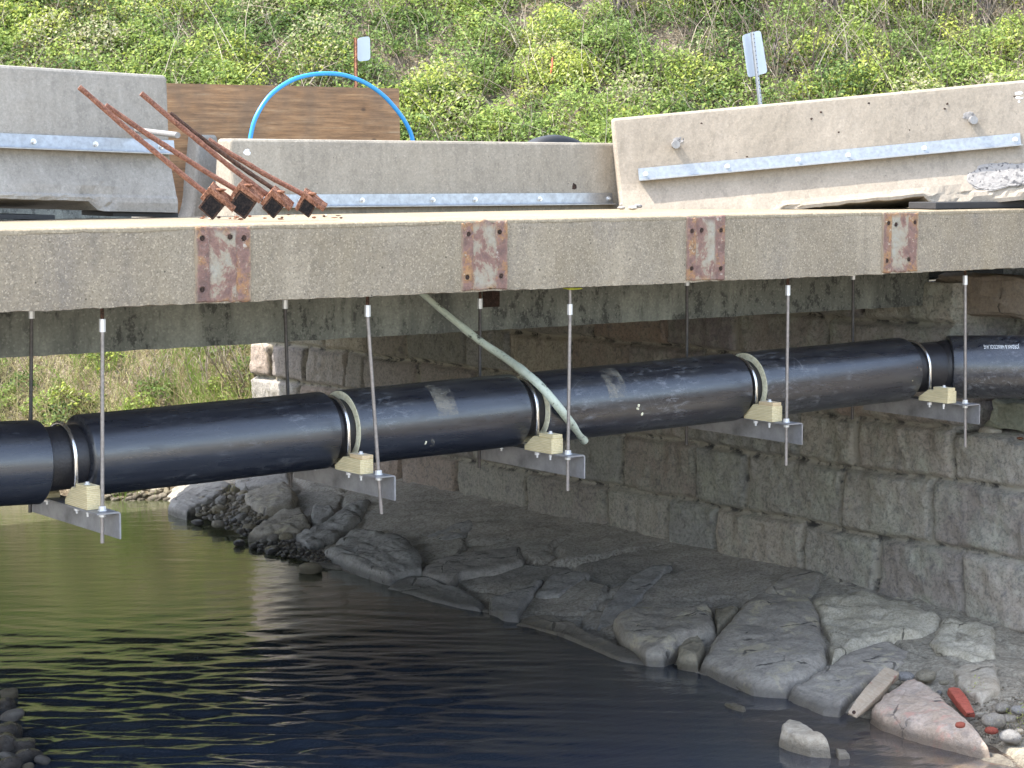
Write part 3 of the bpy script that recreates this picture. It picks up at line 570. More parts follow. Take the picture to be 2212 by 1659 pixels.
rocks = [
 ('boulder', c7([(560,595),(870,600),(930,700),(985,900),(990,1045),(740,1190),(520,1190),(185,1035),(300,860),(440,700)]), .20, m_rock, 'largest grey boulder with a flat near triangular face rising from the water', .02),
 ('mortared_rock', c7([(880,640),(1150,590),(1500,640),(1720,740),(1600,860),(1400,880),(1200,940),(1020,1040),(985,900),(940,740)]), .16, m_mortar, 'rough tan mortared rock right of the largest grey boulder', .035),
 ('mortared_rock', c7([(1730,750),(2030,830),(2045,1000),(1900,1040),(1700,980),(1600,900)]), .13, m_mortar, 'cracked tan rock tucked against the foot of the block wall', .035),
 ('leaning_slab', c7([(1400,880),(1520,940),(1500,1020),(1340,1080),(1180,1200),(1060,1330),(960,1320),(730,1220),(860,1140),(1050,1020),(1220,930)]), .14, m_rock, 'grey slab with a pinkish patch beside the driftwood board', .02),
 ('pink_boulder', c7([(1530,1130),(1620,1180),(1750,1300),(1900,1420),(2005,1555),(1900,1545),(1720,1510),(1500,1450),(1330,1390),(1250,1330),(1340,1240)]), .24, m_rockpink, 'pinkish triangular boulder pointing down to the water', .02),
 ('cream_rock', c7([(1750,1060),(2040,1030),(2075,1200),(1950,1270),(1840,1210)]), .14, m_rockcream, 'cream rock behind the red broken brick', .03),
 ('boulder', [(1322,1351),(1363,1324),(1490,1320),(1545,1316),(1548,1370),(1480,1400),(1435,1430),(1398,1432),(1345,1395)], .24, m_rock, 'rounded grey boulder with tan lichen left of the largest boulder', .02),
 ('rock', c7([(290,690),(440,690),(380,760),(300,840)]), .14, m_rocktan, 'small pale wedge rock between the two big grey boulders', .02),
 ('rock', c7([(90,890),(190,870),(230,920),(180,1030),(50,1020)]), .16, m_rocktan, 'small pale rough stone at the waterline beside the largest boulder', .03),
 ('flat_slab', c8([(1125,770),(1220,720),(1330,710),(1460,750),(1600,850),(1760,910),(1950,980),(2005,1020),(1960,1040),(1800,1020),(1640,950),(1430,850),(1250,790)]), .10, m_rock, 'long thin curved slab lying along the water edge', .014),
 ('flat_slab', c8([(965,620),(1150,560),(1310,490),(1230,590),(1150,740),(1060,740),(965,690)]), .12, m_rockblue, 'smooth wedge shaped grey slab at the middle of the water edge', .012),
 ('flat_slab', c8([(320,545),(440,470),(560,470),(680,530),(800,550),(945,650),(920,685),(780,670),(600,625)]), .09, m_rockblue, 'flat dark slab with a white scratch at the water edge', .012),
 ('layered_boulder', c8([(-70,330),(100,200),(300,190),(450,240),(540,330),(555,440),(350,505),(200,460),(0,370)]), .18, m_rockblue, 'large layered blue grey boulder where the shore meets deep shade', .02),
 ('flat_slab', c8([(545,450),(600,390),(800,330),(1170,280),(1180,370),(1000,440),(780,470),(720,525),(600,490)]), .10, m_rockdark, 'broad half buried dark slab above the scratched flat slab', .015),
 ('flat_slab', c8([(1250,590),(1330,480),(1450,430),(1600,450),(1500,540),(1400,600)]), .07, m_rockblue, 'small smooth slab set in mud above the wedge shaped slab', .012),
 ('flat_slab', c8([(1640,740),(1700,640),(1850,470),(2000,400),(2110,400),(1950,560),(1850,680),(1760,770),(1640,790)]), .07, m_rockblue, 'diagonal smooth slab set in mud above the lichen boulder', .012),
 ('flat_slab', c8([(560,220),(700,170),(850,110),(880,160),(800,230),(680,250)]), .05, m_rockblue, 'small dark stone patch high on the mud slope', .012),
 ('flat_slab', c7([(600,560),(780,400),(960,460),(900,590),(870,640),(700,590)]), .08, m_rock, 'flat grey slab above the largest boulder touching the wall', .014),
 ('flat_slab', c7([(1000,470),(1250,540),(1620,630),(1600,660),(1300,590),(1100,540)]), .05, m_rock, 'thin stone shelf along the foot of the wall', .014),
 ('flat_boulder', c10([(120,610),(360,380),(700,310),(850,380),(640,560),(450,640),(330,700),(200,660)]), .14, m_rockblue, 'leftmost smooth grey boulder at the far shore below the pipe', .02),
 ('flat_boulder', c10([(970,500),(1200,420),(1450,370),(1580,470),(1540,640),(1230,700),(1010,620)]), .17, m_rock, 'square edged boulder just above the cobbles with shaded brown side', .02),
 ('flat_boulder', c10([(860,330),(1460,230),(1520,370),(1200,400),(940,420)]), .09, m_rockblue, 'flat grey rock directly below the pipe behind the cobbles', .02),
 ('boulder', c10([(1010,960),(1180,830),(1430,660),(1640,650),(1740,820),(1600,900),(1400,920),(1180,960)]), .15, m_rock, 'brownish grey boulder with its tip in the water among cobbles', .022),
 ('boulder', c10([(1750,620),(1960,620),(1990,700),(1850,790),(1740,790)]), .10, m_rockblue, 'small rounded boulder under the second bracket from the left', .02),
 ('layered_slab', c10([(1540,930),(1900,790),(2212,600),(2400,560),(2300,750),(2000,960),(1700,1080),(1580,1020)]), .10, m_rockblue, 'long layered slab slanting down toward the wet cobbles', .022),
]
for i, (nm, pts, T, m, lb, rg) in enumerate(rocks):
    rock(nm, pts, T, m, lb, seed=i*3+1, rough=rg, ridge=.9 if 'layered' in lb else .35)
o = rock('rock', c7([(710,1450),(750,1420),(820,1430),(900,1480),(1000,1545),(1010,1560),(880,1555),(760,1520),(705,1490)]), .16, m_rockcream, 'pale rock standing clear of the shallow water', plane=WZ, seed=90, lift=.3)
o = rock('rock', c7([(1040,1555),(1100,1560),(1130,1585),(1060,1590)]), .05, m_rockcream, 'tiny pale stone tip right beside the pale rock in the water', plane=WZ, seed=91)
o = rock('rock', c7([(340,1255),(400,1255),(480,1290),(460,1298),(380,1280)]), .05, m_rocktan, 'thin light stone sliver breaking the dark water surface', plane=WZ, seed=92)
# near ledge rubble
ledge = lambda x, y: P(x, y, X=6.55)
blob('rubble_stone', P(2140, 930, X=6.5), (.09, .11, .04), m_rockcream, 'small orange and grey stone on the wall ledge', 'rock', seed=8, sq=.8)
for i in range(12):
    x = 2125+random.random()*95; blob('rubble_chip', P(x, 938+random.random()*10+(x-2125)*.1, X=6.42), (.02+random.random()*.03,)*2+(.015,), random.choice([m_rockcream, m_rocktan, m_rust]), 'stone chip in the debris on the wall ledge', 'stone', 'chips on the wall ledge', seed=i, sub=1)

# ---------------------------------------------------------------- cobbles, copied from a few sources
cob_src = []
for i in range(7):
    bm = bmesh.new(); bmesh.ops.create_icosphere(bm, subdivisions=3, radius=1.0)
    V = np.array([v.co[:] for v in bm.verts]); Fc = np.array([[v.index for v in f.verts] for f in bm.faces]); bm.free()
    V = np.sign(V)*np.abs(V)**.85; V = V*(1+.25*fbm(V*1.1+i*9, 3, i)+.04*fbm(V*5, 2, i))[:, None]*np.array([1, .7+.1*(i % 3), .5+.06*(i % 4)])
    me_o = mesh('cobble', V, Fc, m_rock, smooth=True, origin=(0, 0, 0)); cob_src.append(me_o.data); bpy.data.objects.remove(me_o)
def cobble(p, size, m, label, group, rot=None):
    o = bpy.data.objects.new('cobble', random.choice(cob_src)); sc.collection.objects.link(o); o.location = p; o.scale = (size,)*3
    o.rotation_euler = (random.uniform(-.4, .4), random.uniform(-.4, .4), random.uniform(0, 6.3)) if rot is None else rot
    o.material_slots[0].link = 'OBJECT'; o.material_slots[0].material = m
    return tag(o, label, 'cobble', group)
G = 'cobbles at the far shore below the pipe'
def inpoly(x, y, poly):
    c = False; j = len(poly)-1
    for i in range(len(poly)):
        if (poly[i][1] > y) != (poly[j][1] > y) and x < (poly[j][0]-poly[i][0])*(y-poly[i][1])/(poly[j][1]-poly[i][1])+poly[i][0]: c = not c
        j = i
    return c
zone1 = c10([(480,560),(760,400),(960,420),(1000,620),(1240,720),(1180,830),(1000,930),(900,900),(760,840),(560,740),(430,700)])
zone2 = c10([(1050,1040),(1180,960),(1500,920),(1580,1020),(1720,1090),(2000,1130),(2000,1190),(1900,1230),(1600,1180),(1400,1160),(1180,1120)])
pts = []; tries = 0
while len(pts) < 130 and tries < 9000:
    tries += 1; z_ = zone1 if random.random() < .6 else zone2
    x = random.uniform(min(p[0] for p in z_), max(p[0] for p in z_)); y = random.uniform(min(p[1] for p in z_), max(p[1] for p in z_))
    if not inpoly(x, y, z_): continue
    r = random.choice([4, 5, 6, 7, 9, 12]) if z_ is zone1 else random.choice([4, 5, 7, 9, 12])
    if any(abs(x-a)*.8 < (r+b)*.7 and abs(y-c_) < (r+b)*.5 for a, c_, b in pts): continue
    pts.append((x, y, r)); p = onslope(x, y, .075); d = (p-CAM).dot(fwd); s = r*1.25/F*d
    wet = z_ is zone2 or y > 1125
    cobble(p, s, random.choice([m_wet, m_wet, m_rockdark]) if wet else random.choice([m_rock, m_rockblue, m_rocktan, m_rock, m_rockdark]), 'wet dark cobble at the shaded shoreline' if wet else 'dry rounded cobble between the boulders below the pipe', 'wet cobbles along the shoreline' if wet else G)
for (x, y, r, m, lb) in [(c10([(1715, 1305)])[0]+(24, m_rocktan, 'oval brown cobble sitting alone in the shallow edge water')), (c10([(915, 1010)])[0]+(13, m_wet, 'dark squarish stone standing apart in the green water')),
                         (c10([(1040, 840)])[0]+(16, m_rocktan, 'rounded brown cobble at the waterline near the boulder tip')), (c10([(950, 880)])[0]+(12, m_wet, 'dark wet cobble left of the rounded brown cobble')),
                         (c10([(690, 800)])[0]+(15, m_rock, 'pale topped cobble half in the water')), (c10([(455, 780)])[0]+(14, m_wet, 'flat black cobble at the left end of the shore stones')),
                         (c10([(1440, 945)])[0]+(16, m_rocktan, 'flat brown cobble on top of the wet stones')), (c10([(690, 640)])[0]+(15, m_rocktan, 'large tan cobble among the dry stones'))]:
    p = onslope(x, y, .08) if onslope(x, y, .08).x > 3.75 else P(x, y, Z=WZ+.04); o = cobble(p, r/F*(p-CAM).dot(fwd), m, lb, None, (random.uniform(-.1, .1), random.uniform(-.1, .1), AL-pi/2+random.uniform(-.3, .3)))
for i, (x, y, r, m, lb) in enumerate([(1475,1090,60,m_rockblue,'rounded blue grey cobble above the pink boulder'),(1600,1085,65,m_rocktan,'pale cobble behind the tip of the pink boulder'),(1380,1165,40,m_rocktan,'tan cobble pinched between driftwood and pink boulder'),(1715,1125,35,m_rocktan,'small pale cobble left of the red brick'),
     (2020,1365,75,m_rock,'flat grey cobble below the broken brick'),(2075,1285,50,m_rock,'grey cobble right of the broken brick'),(2190,1300,60,m_rockblue,'large smooth grey cobble cut by the right edge'),(2010,1425,42,m_brick,'rounded red brick cobble near the water'),
     (2125,1465,70,m_rockblue,'flat blue grey cobble at the waterline in the right corner'),(1815,1390,33,rusty('rust_red_stone', (.30,.08,.05), (.38,.13,.09), (.2,.06,.04), 20),'rust red stone stuck on the pink boulder'),(2180,1430,30,m_rockcream,'white pebble above the blue grey waterline cobble'),(1935,1325,30,m_rockcream,'small white cobble beside the broken brick'),(2120,1350,42,m_rock,'dull cobble between grass and flat grey cobble')]):
    X_, Y_ = c7([(x, y)])[0]; lf = .27 if 'stuck' in lb else .10; p = onslope(X_, Y_, lf); cobble(p, r*.34616/F*(p-CAM).dot(fwd), m, lb, None, (random.uniform(-.1, .1), random.uniform(-.1, .1), AL-pi/2+random.uniform(-.3, .3)))
k = 0
for i in range(44):
    X_, Y_ = c7([(random.uniform(1640, 2212), random.uniform(1100, 1480))])[0]; p = onslope(X_, Y_, .02); cobble(p, random.uniform(3, 7)/F*(p-CAM).dot(fwd), random.choice([m_rock, m_rocktan, m_rockcream, m_rockblue]), 'pebble in the gravel around the broken brick', 'pebbles in the right corner')
for i, (x, y, r, m, lb) in enumerate([(20,1500,22,m_rocktan,'brown cobble topping the left pile in the water'),(14,1522,24,m_wet,'dark cobble under the brown one at the left edge'),(25,1548,30,m_rockdark,'dark angular cobble in the left pile'),(20,1585,38,m_wet,'largest dark rock of the left pile'),(15,1610,36,m_wet,'wet rock below the largest dark rock at the left'),(50,1612,30,m_wet,'wet rock jutting right from the left pile'),(92,1642,18,m_rockdark,'small grey cobble at the foot of the left pile'),(20,1655,38,m_wet,'shiny wet rock in the bottom left corner'),(60,1656,14,m_rocktan,'small tan pebble at the bottom left'),(60,1635,34,m_wet,'low wet rock behind the small grey cobble'),(20,1636,22,m_rockdark,'dull cobble between wet rocks at the bottom left')]):
    p = P(x, y, Z=WZ+.03); cobble(p, r/F*(p-CAM).dot(fwd), m, lb, None)
# sunlit shore gravel at the far left
for i in range(78):
    x = random.uniform(225, 385); y = random.uniform(1046, 1096)-(x-240)*.03; p = groundhit(x, y, 24, 40)
    cobble(p, random.uniform(6, 14)/F*(p-CAM).dot(fwd), random.choice([m_rocktan, m_rockcream, m_gravel]), 'sunlit tan stone on the far shore beyond the bridge', 'sunlit stones on the far shore')

V0 = np.array([v_.co[:] for v_ in cob_src[0].vertices]) if False else None
bm = bmesh.new(); bmesh.ops.create_icosphere(bm, subdivisions=1, radius=1.0); gv = np.array([v_.co[:] for v_ in bm.verts]); gf = np.array([[v_.index for v_ in f_.verts] for f_ in bm.faces]); bm.free()
GV, GF = [], []
for i in range(2600):
    if i < 1700:
        z_ = zone1 if random.random() < .6 else zone2; x = random.uniform(min(p[0] for p in z_), max(p[0] for p in z_)); y = random.uniform(min(p[1] for p in z_), max(p[1] for p in z_))
        if not inpoly(x, y, z_): continue
        r = random.uniform(1.2, 3.6)
    else:
        x, y = c7([(random.uniform(1700, 2300), random.uniform(1150, 1520))])[0]; r = random.uniform(1, 3.2)
    p = onslope(x, y, .055); sc__ = r/F*(p-CAM).dot(fwd); GV.append(gv*np.array([random.uniform(.8, 1.4), random.uniform(.8, 1.4), random.uniform(.5, .9)])*sc__*(1+RNG.normal(size=(len(gv), 1))*.12)+np.array(p[:])); GF.append(gf+len(gv)*(len(GV)-1))
o = mesh('gravel', np.concatenate(GV), np.concatenate(GF), m_gravel, smooth=True); tag(o, 'fine gravel between the shore stones', None, None, 'stuff')
# driftwood, brick
a, b = [onslope(*c7([p])[0], .17) for p in ((1140, 1330), (1390, 1060))]
ax = (b-a); nrm = Vector((-.2, -.3, .93)); sd = ax.cross(nrm).normalized()
n = N('weathered_driftwood'); f = n.noise(22, 6, .75, n.map((1.6, .5, 1), (.3, .5, .7))); g = n.noise(5, 4, .6)
m_drift = n.out(n.mix(n.ramp(g, [(.55, 0), (.62, .8)]), n.mix(f, (.30, .19, .10), (.62, .54, .42)), (.34, .14, .11)), .85, 0, n.bump(f, .5, .006))
lump_box('driftwood_board', (a+b)/2, ax/2, sd*.075, nrm*.035, m_drift, 'splintered driftwood board with faded red paint leaning on a slab', 'driftwood', 3, .022, .45)
mb = MB(); pc = onslope(*c7([(1150, 1312)])[0], .21); mb.tube([pc, pc+Vector((-.004, -.006, .004))], .016, 10)
mb.build('knot_hole', m_hole, bpy.data.objects['driftwood_board'])
a, b = [onslope(*c7([p])[0], .12) for p in ((1880, 1330), (1770, 1180))]; ax = b-a; sd = ax.cross(nrm).normalized()
br_o = lump_box('broken_brick', (a+b)/2, ax/2, sd*.05, nrm*.035, m_brick, 'broken red painted brick lying on gravel in the right corner', 'brick', 5, .016, .3)

# ---------------------------------------------------------------- concrete barriers
def barrier(name, TL, TR, H, m, label, mat_rail, rail=None, slots=(), chips=(), seed=0, tiltn=0.0, groups=None):
    """TL, TR: front top edge, left and right end"""
    TL = Vector(TL); TR = Vector(TR); u = (TR-TL); L = u.length; u.normalize(); up = Vector((0, 0, 1)); up = (up-u*up.dot(u)).normalized(); nrm = u.cross(up).normalized()
    if nrm.dot(fh) > 0: nrm = -nrm
    O = TL-up*H-nrm*.105        # centre line at base level
    pr = [(0, .33), (.07, .335), (.105, .325), (.125, .31), (.19, .285), (.26, .255), (.33, .225), (.40, .196), (.46, .180), (.52, .170), (.60, .162), (.70, .151), (.80, .140), (.90, .129), (1.0, .118), (1.028, .114), (1.044, .104), (1.05, .09)]
    dense = []
    for i in range(len(pr)-1):
        k = max(1, int((pr[i+1][0]-pr[i][0])/.035))
        for j in range(k): dense.append((pr[i][0]+(pr[i+1][0]-pr[i][0])*j/k, pr[i][1]+(pr[i+1][1]-pr[i][1])*j/k))
    dense.append(pr[-1]); hz = np.array([d[0] for d in dense])*H/1.05; hb = np.array([d[1] for d in dense])
    zz = np.concatenate([hz, [hz[-1]]*3, hz[::-1]]); bb = np.concatenate([hb, [.05, 0, -.05], -hb[::-1]])
    aa = np.concatenate([[0, .004, .012, .025], np.arange(.06, L-.05, .04), [L-.025, L-.012, L-.004, L]])
    A, K = np.meshgrid(aa, np.arange(len(zz)), indexing='ij'); ZZ = zz[K]; BB = bb[K]
    endf = np.clip(np.minimum(A, L-A)/.025, 0, 1); rnd = 1-(1-endf)**2; BB = BB*(.86+.14*rnd); ZZ = np.where(ZZ > H*.9, ZZ-(1-rnd)*.022, ZZ)
    for a0, a1, hh_ in slots:
        m_ = np.clip((A-a0)/.09, 0, 1)*np.clip((a1-A)/.09, 0, 1); rag = 1+.10*fbm(np.stack([A*9, A*0, A*0], -1), 3, seed)
        ZZ = np.where((ZZ < hh_*1.6) & (BB > 0), ZZ+(hh_*rag*m_)*(1-ZZ/(hh_*1.6)), ZZ)
    P3 = np.stack([A*3, ZZ*3, BB*3], -1); nb = fbm(P3*3, 4, seed+1); nb2 = fbm(P3*10, 3, seed+2)
    off = nb*.003+nb2*.0015
    for a0, z0, ra, rz, dp in chips:
        w_ = np.clip(1-((A-a0)/ra)**2-((ZZ-z0)/rz)**2+nb*.7, 0, .35)/.35; off = off-w_*(dp+nb2*.02*(w_ > .1))*(BB > 0)
    BB = BB+off*np.sign(BB)
    Vv = np.array(O)[None, None]+A[..., None]*np.array(u)+BB[..., None]*np.array(nrm)+ZZ[..., None]*np.array(up)
    nu, nv = A.shape; Fc = [tuple(f) for f in grid(nu, nv)]
    Fc += [(i*nv+nv-1, i*nv, (i+1)*nv, (i+1)*nv+nv-1) for i in range(nu-1)]; Fc += [tuple(range(nv)), tuple((nu-1)*nv+k for k in range(nv-1, -1, -1))]
    root = thing(name, label, 'concrete barrier', O+u*L/2)
    bm_o = mesh('concrete_body', Vv.reshape(-1, 3), Fc, m, root); bm = bmesh.new(); bm.from_mesh(bm_o.data); bmesh.ops.recalc_face_normals(bm, faces=bm.faces); bm.to_mesh(bm_o.data); bm.free()
    def pt(a, z, out=0.0):
        return O+u*a+nrm*(float(np.interp(z, hz, hb))+out)+up*z
    if rail:
        a0, a1, zt, hgt, bolts, (l0, l1) = rail
        # upright leg and outstanding leg of the rail angle
        t = .008; ra = MB(); f0 = float(np.interp(zt-hgt, hz, hb))+.004; f1 = float(np.interp(zt, hz, hb))+.004
        fv = lambda a, z, o_: O+u*a+nrm*o_+up*z
        prof = [(zt, f1), (zt, f1+t), (zt-hgt+.02, f0+t), (zt-hgt+.008, f0+t+.004), (zt-hgt+.004, f0+t+.016), (zt-hgt+.004, f0+.085), (zt-hgt-.004, f0+.085), (zt-hgt-.004, f0)]
        ra.prism([fv(a0, z, o_) for z, o_ in prof], fv(a0, 0, 0), fv(a1, 0, 0))
        ro = ra.build('steel_rail', mat_rail, root)
        for ab in bolts:
            zc = zt-hgt*.52; c = fv(ab, zc, (f0+f1)/2+t); b_ = MB(); b_.tube([c, c+nrm*.004], .024, 16); b_.tube([c+nrm*.004, c+nrm*.016], .017, 6); b_.tube([c+nrm*.016, c+nrm*.03], .010, 10)
            b_.build('bolt', m_bolt, ro)
    return root, pt, u, nrm, up, L
def span(TL, TR, x, dl, dr, xl, xr):
    """distance along the barrier for picture column x, by intersecting the column with its front plane"""
    TL = Vector(TL); TR = Vector(TR); a = ray(x, 500); a.z = 0; d = (TR-TL); o = TL-CAM
    den = d.x*a.y-d.y*a.x; return -(o.x*a.y-o.y*a.x)/den*d.length
# left
TL, TR = Pd(-240, 124.7, 15.4), Pd(360, 163, 16.8)
sp = lambda x: span(TL, TR, x, 0, 0, 0, 0)
lb_, ptL, uL, nL, upL, LL = barrier('concrete_barrier', TL, TR, 1.045, m_bar_grey, 'grey barrier at the left end holding a steel rail, its base chipped', m_galv, (sp(-230), sp(372), .55, .105, [sp(q_) for q_ in (-80, 70, 203, 343)], (0, 0)), slots=[(sp(-160), sp(195), .075)], chips=[(sp(190), .10, .22, .09, .02), (sp(60), .09, .3, .05, .012)], seed=3)
# middle
TL2, TR2 = P(496, 299, Y=2.5), P(1340, 309, Y=2.5)
sp2 = lambda x: span(TL2, TR2, x, 0, 0, 0, 0)
mb_, ptM, uM, nM, upM, LM = barrier('concrete_barrier', TL2, TR2, 1.045, m_bar_mid, 'low standing middle barrier with worn tan face and a drilled hole', m_galv, (sp2(560), sp2(1312), .60, .10, [sp2(q_) for q_ in (640, 773, 925, 1016, 1155, 1303)], (0, 0)), seed=11)
# right
TL3, TR3 = Pd(1322, 256, 19.4), Pd(2330, 162, 19.4)
sp3 = lambda x: span(TL3, TR3, x, 0, 0, 0, 0)
rb_, ptR, uR, nR, upR, LR = barrier('concrete_barrier', TL3, TR3, 1.045, m_bar_tan, 'sunlit tan barrier on the right tilted upward with a grey spalled patch', m_galv, (sp3(1366), sp3(2184), .585, .105, [sp3(q_) for q_ in (1381, 1556, 1708, 1815, 1978, 2172)], (0, 0)), slots=[(sp3(1640), sp3(1985), .11)], chips=[(sp3(2140), .20, .34, .14, .025), (sp3(1680), .1, .1, .05, .015), (sp3(2020), .08, .2, .05, .02)], seed=21)
n = N('grey_spalled_concrete'); f = n.voro(52, out='Color'); fs = n.sep(f)[0]; m_spall = n.out(n.mix(n.ramp(fs, [(0, 1), (.2, 0)]), n.mix(n.noise(14, 4, .7), (.22, .205, .19), (.34, .315, .29)), (.08, .075, .075)), .9, 0, n.bump(fs, 1, .02))
def patch(name, pt, a0, z0, ra, rz, m, parent, seed, out=.002, jag=.35, nn=22):
    V = []; Fc = []; th = np.linspace(0, 2*pi, 48, endpoint=False); k = 1+jag*fbm(np.stack([np.cos(th)*2, np.sin(th)*2, th*0+seed], -1), 4, seed)
    for r in np.linspace(.08, 1, nn):
        for t_, q_ in zip(th, k):
            a = a0+cos(t_)*ra*r*q_; z = z0+sin(t_)*rz*r*q_; V.append(pt(a, z, out*(1 if r < .93 else -1)+.003*float(vnoise(np.array([a*40, z*40, seed])))))
    for i in range(nn-1):
        for j in range(48): Fc.append((i*48+j, (i+1)*48+j, (i+1)*48+(j+1) % 48, i*48+(j+1) % 48))
    V.append(pt(a0, z0, out)); Fc += [(len(V)-1, j, (j+1) % 48) for j in range(48)]
    return mesh(name, V, Fc, m, parent)
patch('spalled_patch', ptR, sp3(2135), .235, .34, .115, m_spall, rb_, 4, .004)
patch('spalled_patch', ptR, sp3(1683), .165, .07, .028, m_spall, rb_, 6, .004)
patch('spalled_patch', ptR, sp3(1458), .80, .05, .03, m_spall, rb_, 9, .003); patch('spalled_patch', ptR, sp3(2080), .78, .06, .035, m_spall, rb_, 12, .003)
def stub(pt, nrm, a, z, r, ln, m, parent, nm='bolt_stub'):
    p = pt(a, z, -.02); mb = MB(); mb.tube([p, p+nrm*(ln+.02)], r, 18); return mb.build(nm, m, parent, smooth='auto')
m_stub = metal('dull_stub_steel', (.30, .29, .28), .5, .2, 30, .4)
stub(ptR, nR, sp3(1450), .765, .036, .10, m_stub, rb_); stub(ptR, nR, sp3(2086), .735, .036, .07, m_stub, rb_)
patch('drilled_hole', ptM, sp2(1233), .655, .028, .032, m_hole, mb_, 3, .003, .4, 6); patch('white_marking', ptM, sp2(533), .935, .035, .030, m_white, mb_, 5, .003, .4, 6)
for (x, z, w_, h_) in ((2190, .935, .042, .016), (2190, .895, .04, .014), (2189, .86, .012, .012)):
    patch('white_marking', ptR, sp3(x), z, w_, h_, m_white, rb_, int(x*z), .003, .15, 6)
for i, (x, z) in enumerate([(1510, .93), (1745, .88), (1766, .93), (2030, .86), (2036, .9), (2180, .91), (1600, .6), (1950, .7), (1870, .97), (1800, .74)]):
    patch('pock_mark', ptR, sp3(x), z, .012, .009, m_hole, rb_, i+30, .002, .5, 4)
# steel pin lying out of the left barrier
a0 = ptL(sp(283), .62, -.02); a1 = Pd(384, 292, 15.9); mb = MB(); mb.tube([a0, a1], .022, 14); mb.build('steel_pin', m_stub, lb_, smooth='auto')
# dark shims under the left barrier
for x in (30, 300):
    mb = MB(); a = sp(x); c = ptL(a, 0, -.3); c.z = .02; mb.box(c, uL*.28, nL*.25, Vector((0, 0, .018)), .004); mb.build('shim', m_rubber, lb_)
# added dark bar, painting the shade under the raised right end
mb = MB(); mb.aabb((P(1992, 436, Y=.3).x, .14, .009), (7.0, .46, .066), .006)
n = N('painted_gap_shade'); f = n.noise(9, 5, .7, n.map((.4, 1, 3))); m_gapdark = n.out(n.mix(f, (.012, .012, .014), (.04, .037, .035)), .8)
o = mb.build('dark_gap_filler', m_gapdark); tag(o, 'added dark bar standing in for shade under the raised end of the right barrier', 'gap filler')
# barrier end standing behind, seen between left barrier and plywood
p0 = Pd(300, 291, 18.4); p1 = Pd(432, 291, 18.0)
be, pe, ue, ne, ue2, le = barrier('concrete_barrier', p0, p1, 1.0, m_bar_grey, 'pale narrow barrier end standing in the gap before the plywood', m_galv, seed=31)
# ---------------------------------------------------------------- plywood, hose, tyre
b0 = 3.3
q0, q1, q2, q3 = P(330, 179, Y=b0), P(862, 191, Y=b0), P(868, 470, Y=b0), P(330, 470, Y=b0)
mb = MB(); mb.prism([q0, q1, q2, q3], (0, 0, 0), (.0, .03, .0)); o = mb.build('plywood_sheet', m_ply); tag(o, 'weathered brown plywood sheet standing behind the left and middle barriers', 'plywood')
o['label'] = 'weathered brown plywood sheet standing behind the left and middle barriers'
pts = []; yh = 2.95
ctrl = [(536, 330), (541, 297), (552, 255), (580, 210), (618, 180), (655, 165), (700, 159), (745, 163), (790, 180), (830, 208), (865, 248), (884, 280), (892, 305), (898, 340)]
cv = [P(x, y, Y=yh+.0003*(x-536)) for x, y in ctrl]
for i in range(len(cv)-1):
    p0_, p1_, p2_, p3_ = cv[max(i-1, 0)], cv[i], cv[i+1], cv[min(i+2, len(cv)-1)]
    for k in range(6):
        t = k/6; pts.append(.5*((2*p1_)+(p2_-p0_)*t+(2*p0_-5*p1_+4*p2_-p3_)*t*t+(3*p1_-p0_-3*p2_+p3_)*t**3))
pts.append(cv[-1])
pts = [Vector((pts[0].x-.02, pts[0].y, -.45))]+pts+[Vector((pts[-1].x+.03, pts[-1].y, -.45))]
mb = MB(); mb.tube(pts, .0185, 14); o = mb.build('blue_hose', m_blue, smooth=True); tag(o, 'bright blue hose arched above the middle barrier', 'hose')
# tyre behind the middle barrier
tc = P(1197, 420, Y=3.4); bm = bmesh.new(); V = []; Fc = []; Rm = (tc-P(1197, 291, Y=3.4)).length
pr = [(-.10, .62), (-.11, .8), (-.105, .93), (-.08, .985), (0, 1.0), (.08, .985), (.105, .93), (.11, .8), (.10, .62), (0, .58)]
for k in range(64):
    A = 2*pi*k/64
    for y_, r_ in pr: V.append(tc+Vector((cos(A)*r_*Rm*1.05, y_, sin(A)*r_*Rm)))
for k in range(64):
    for j in range(10): Fc.append((k*10+j, k*10+(j+1) % 10, ((k+1) % 64)*10+(j+1) % 10, ((k+1) % 64)*10+j))
o = mesh('black_tyre', V, Fc, m_rubber, smooth=True); tag(o, 'black tyre top peeping over the middle barrier', 'tyre')

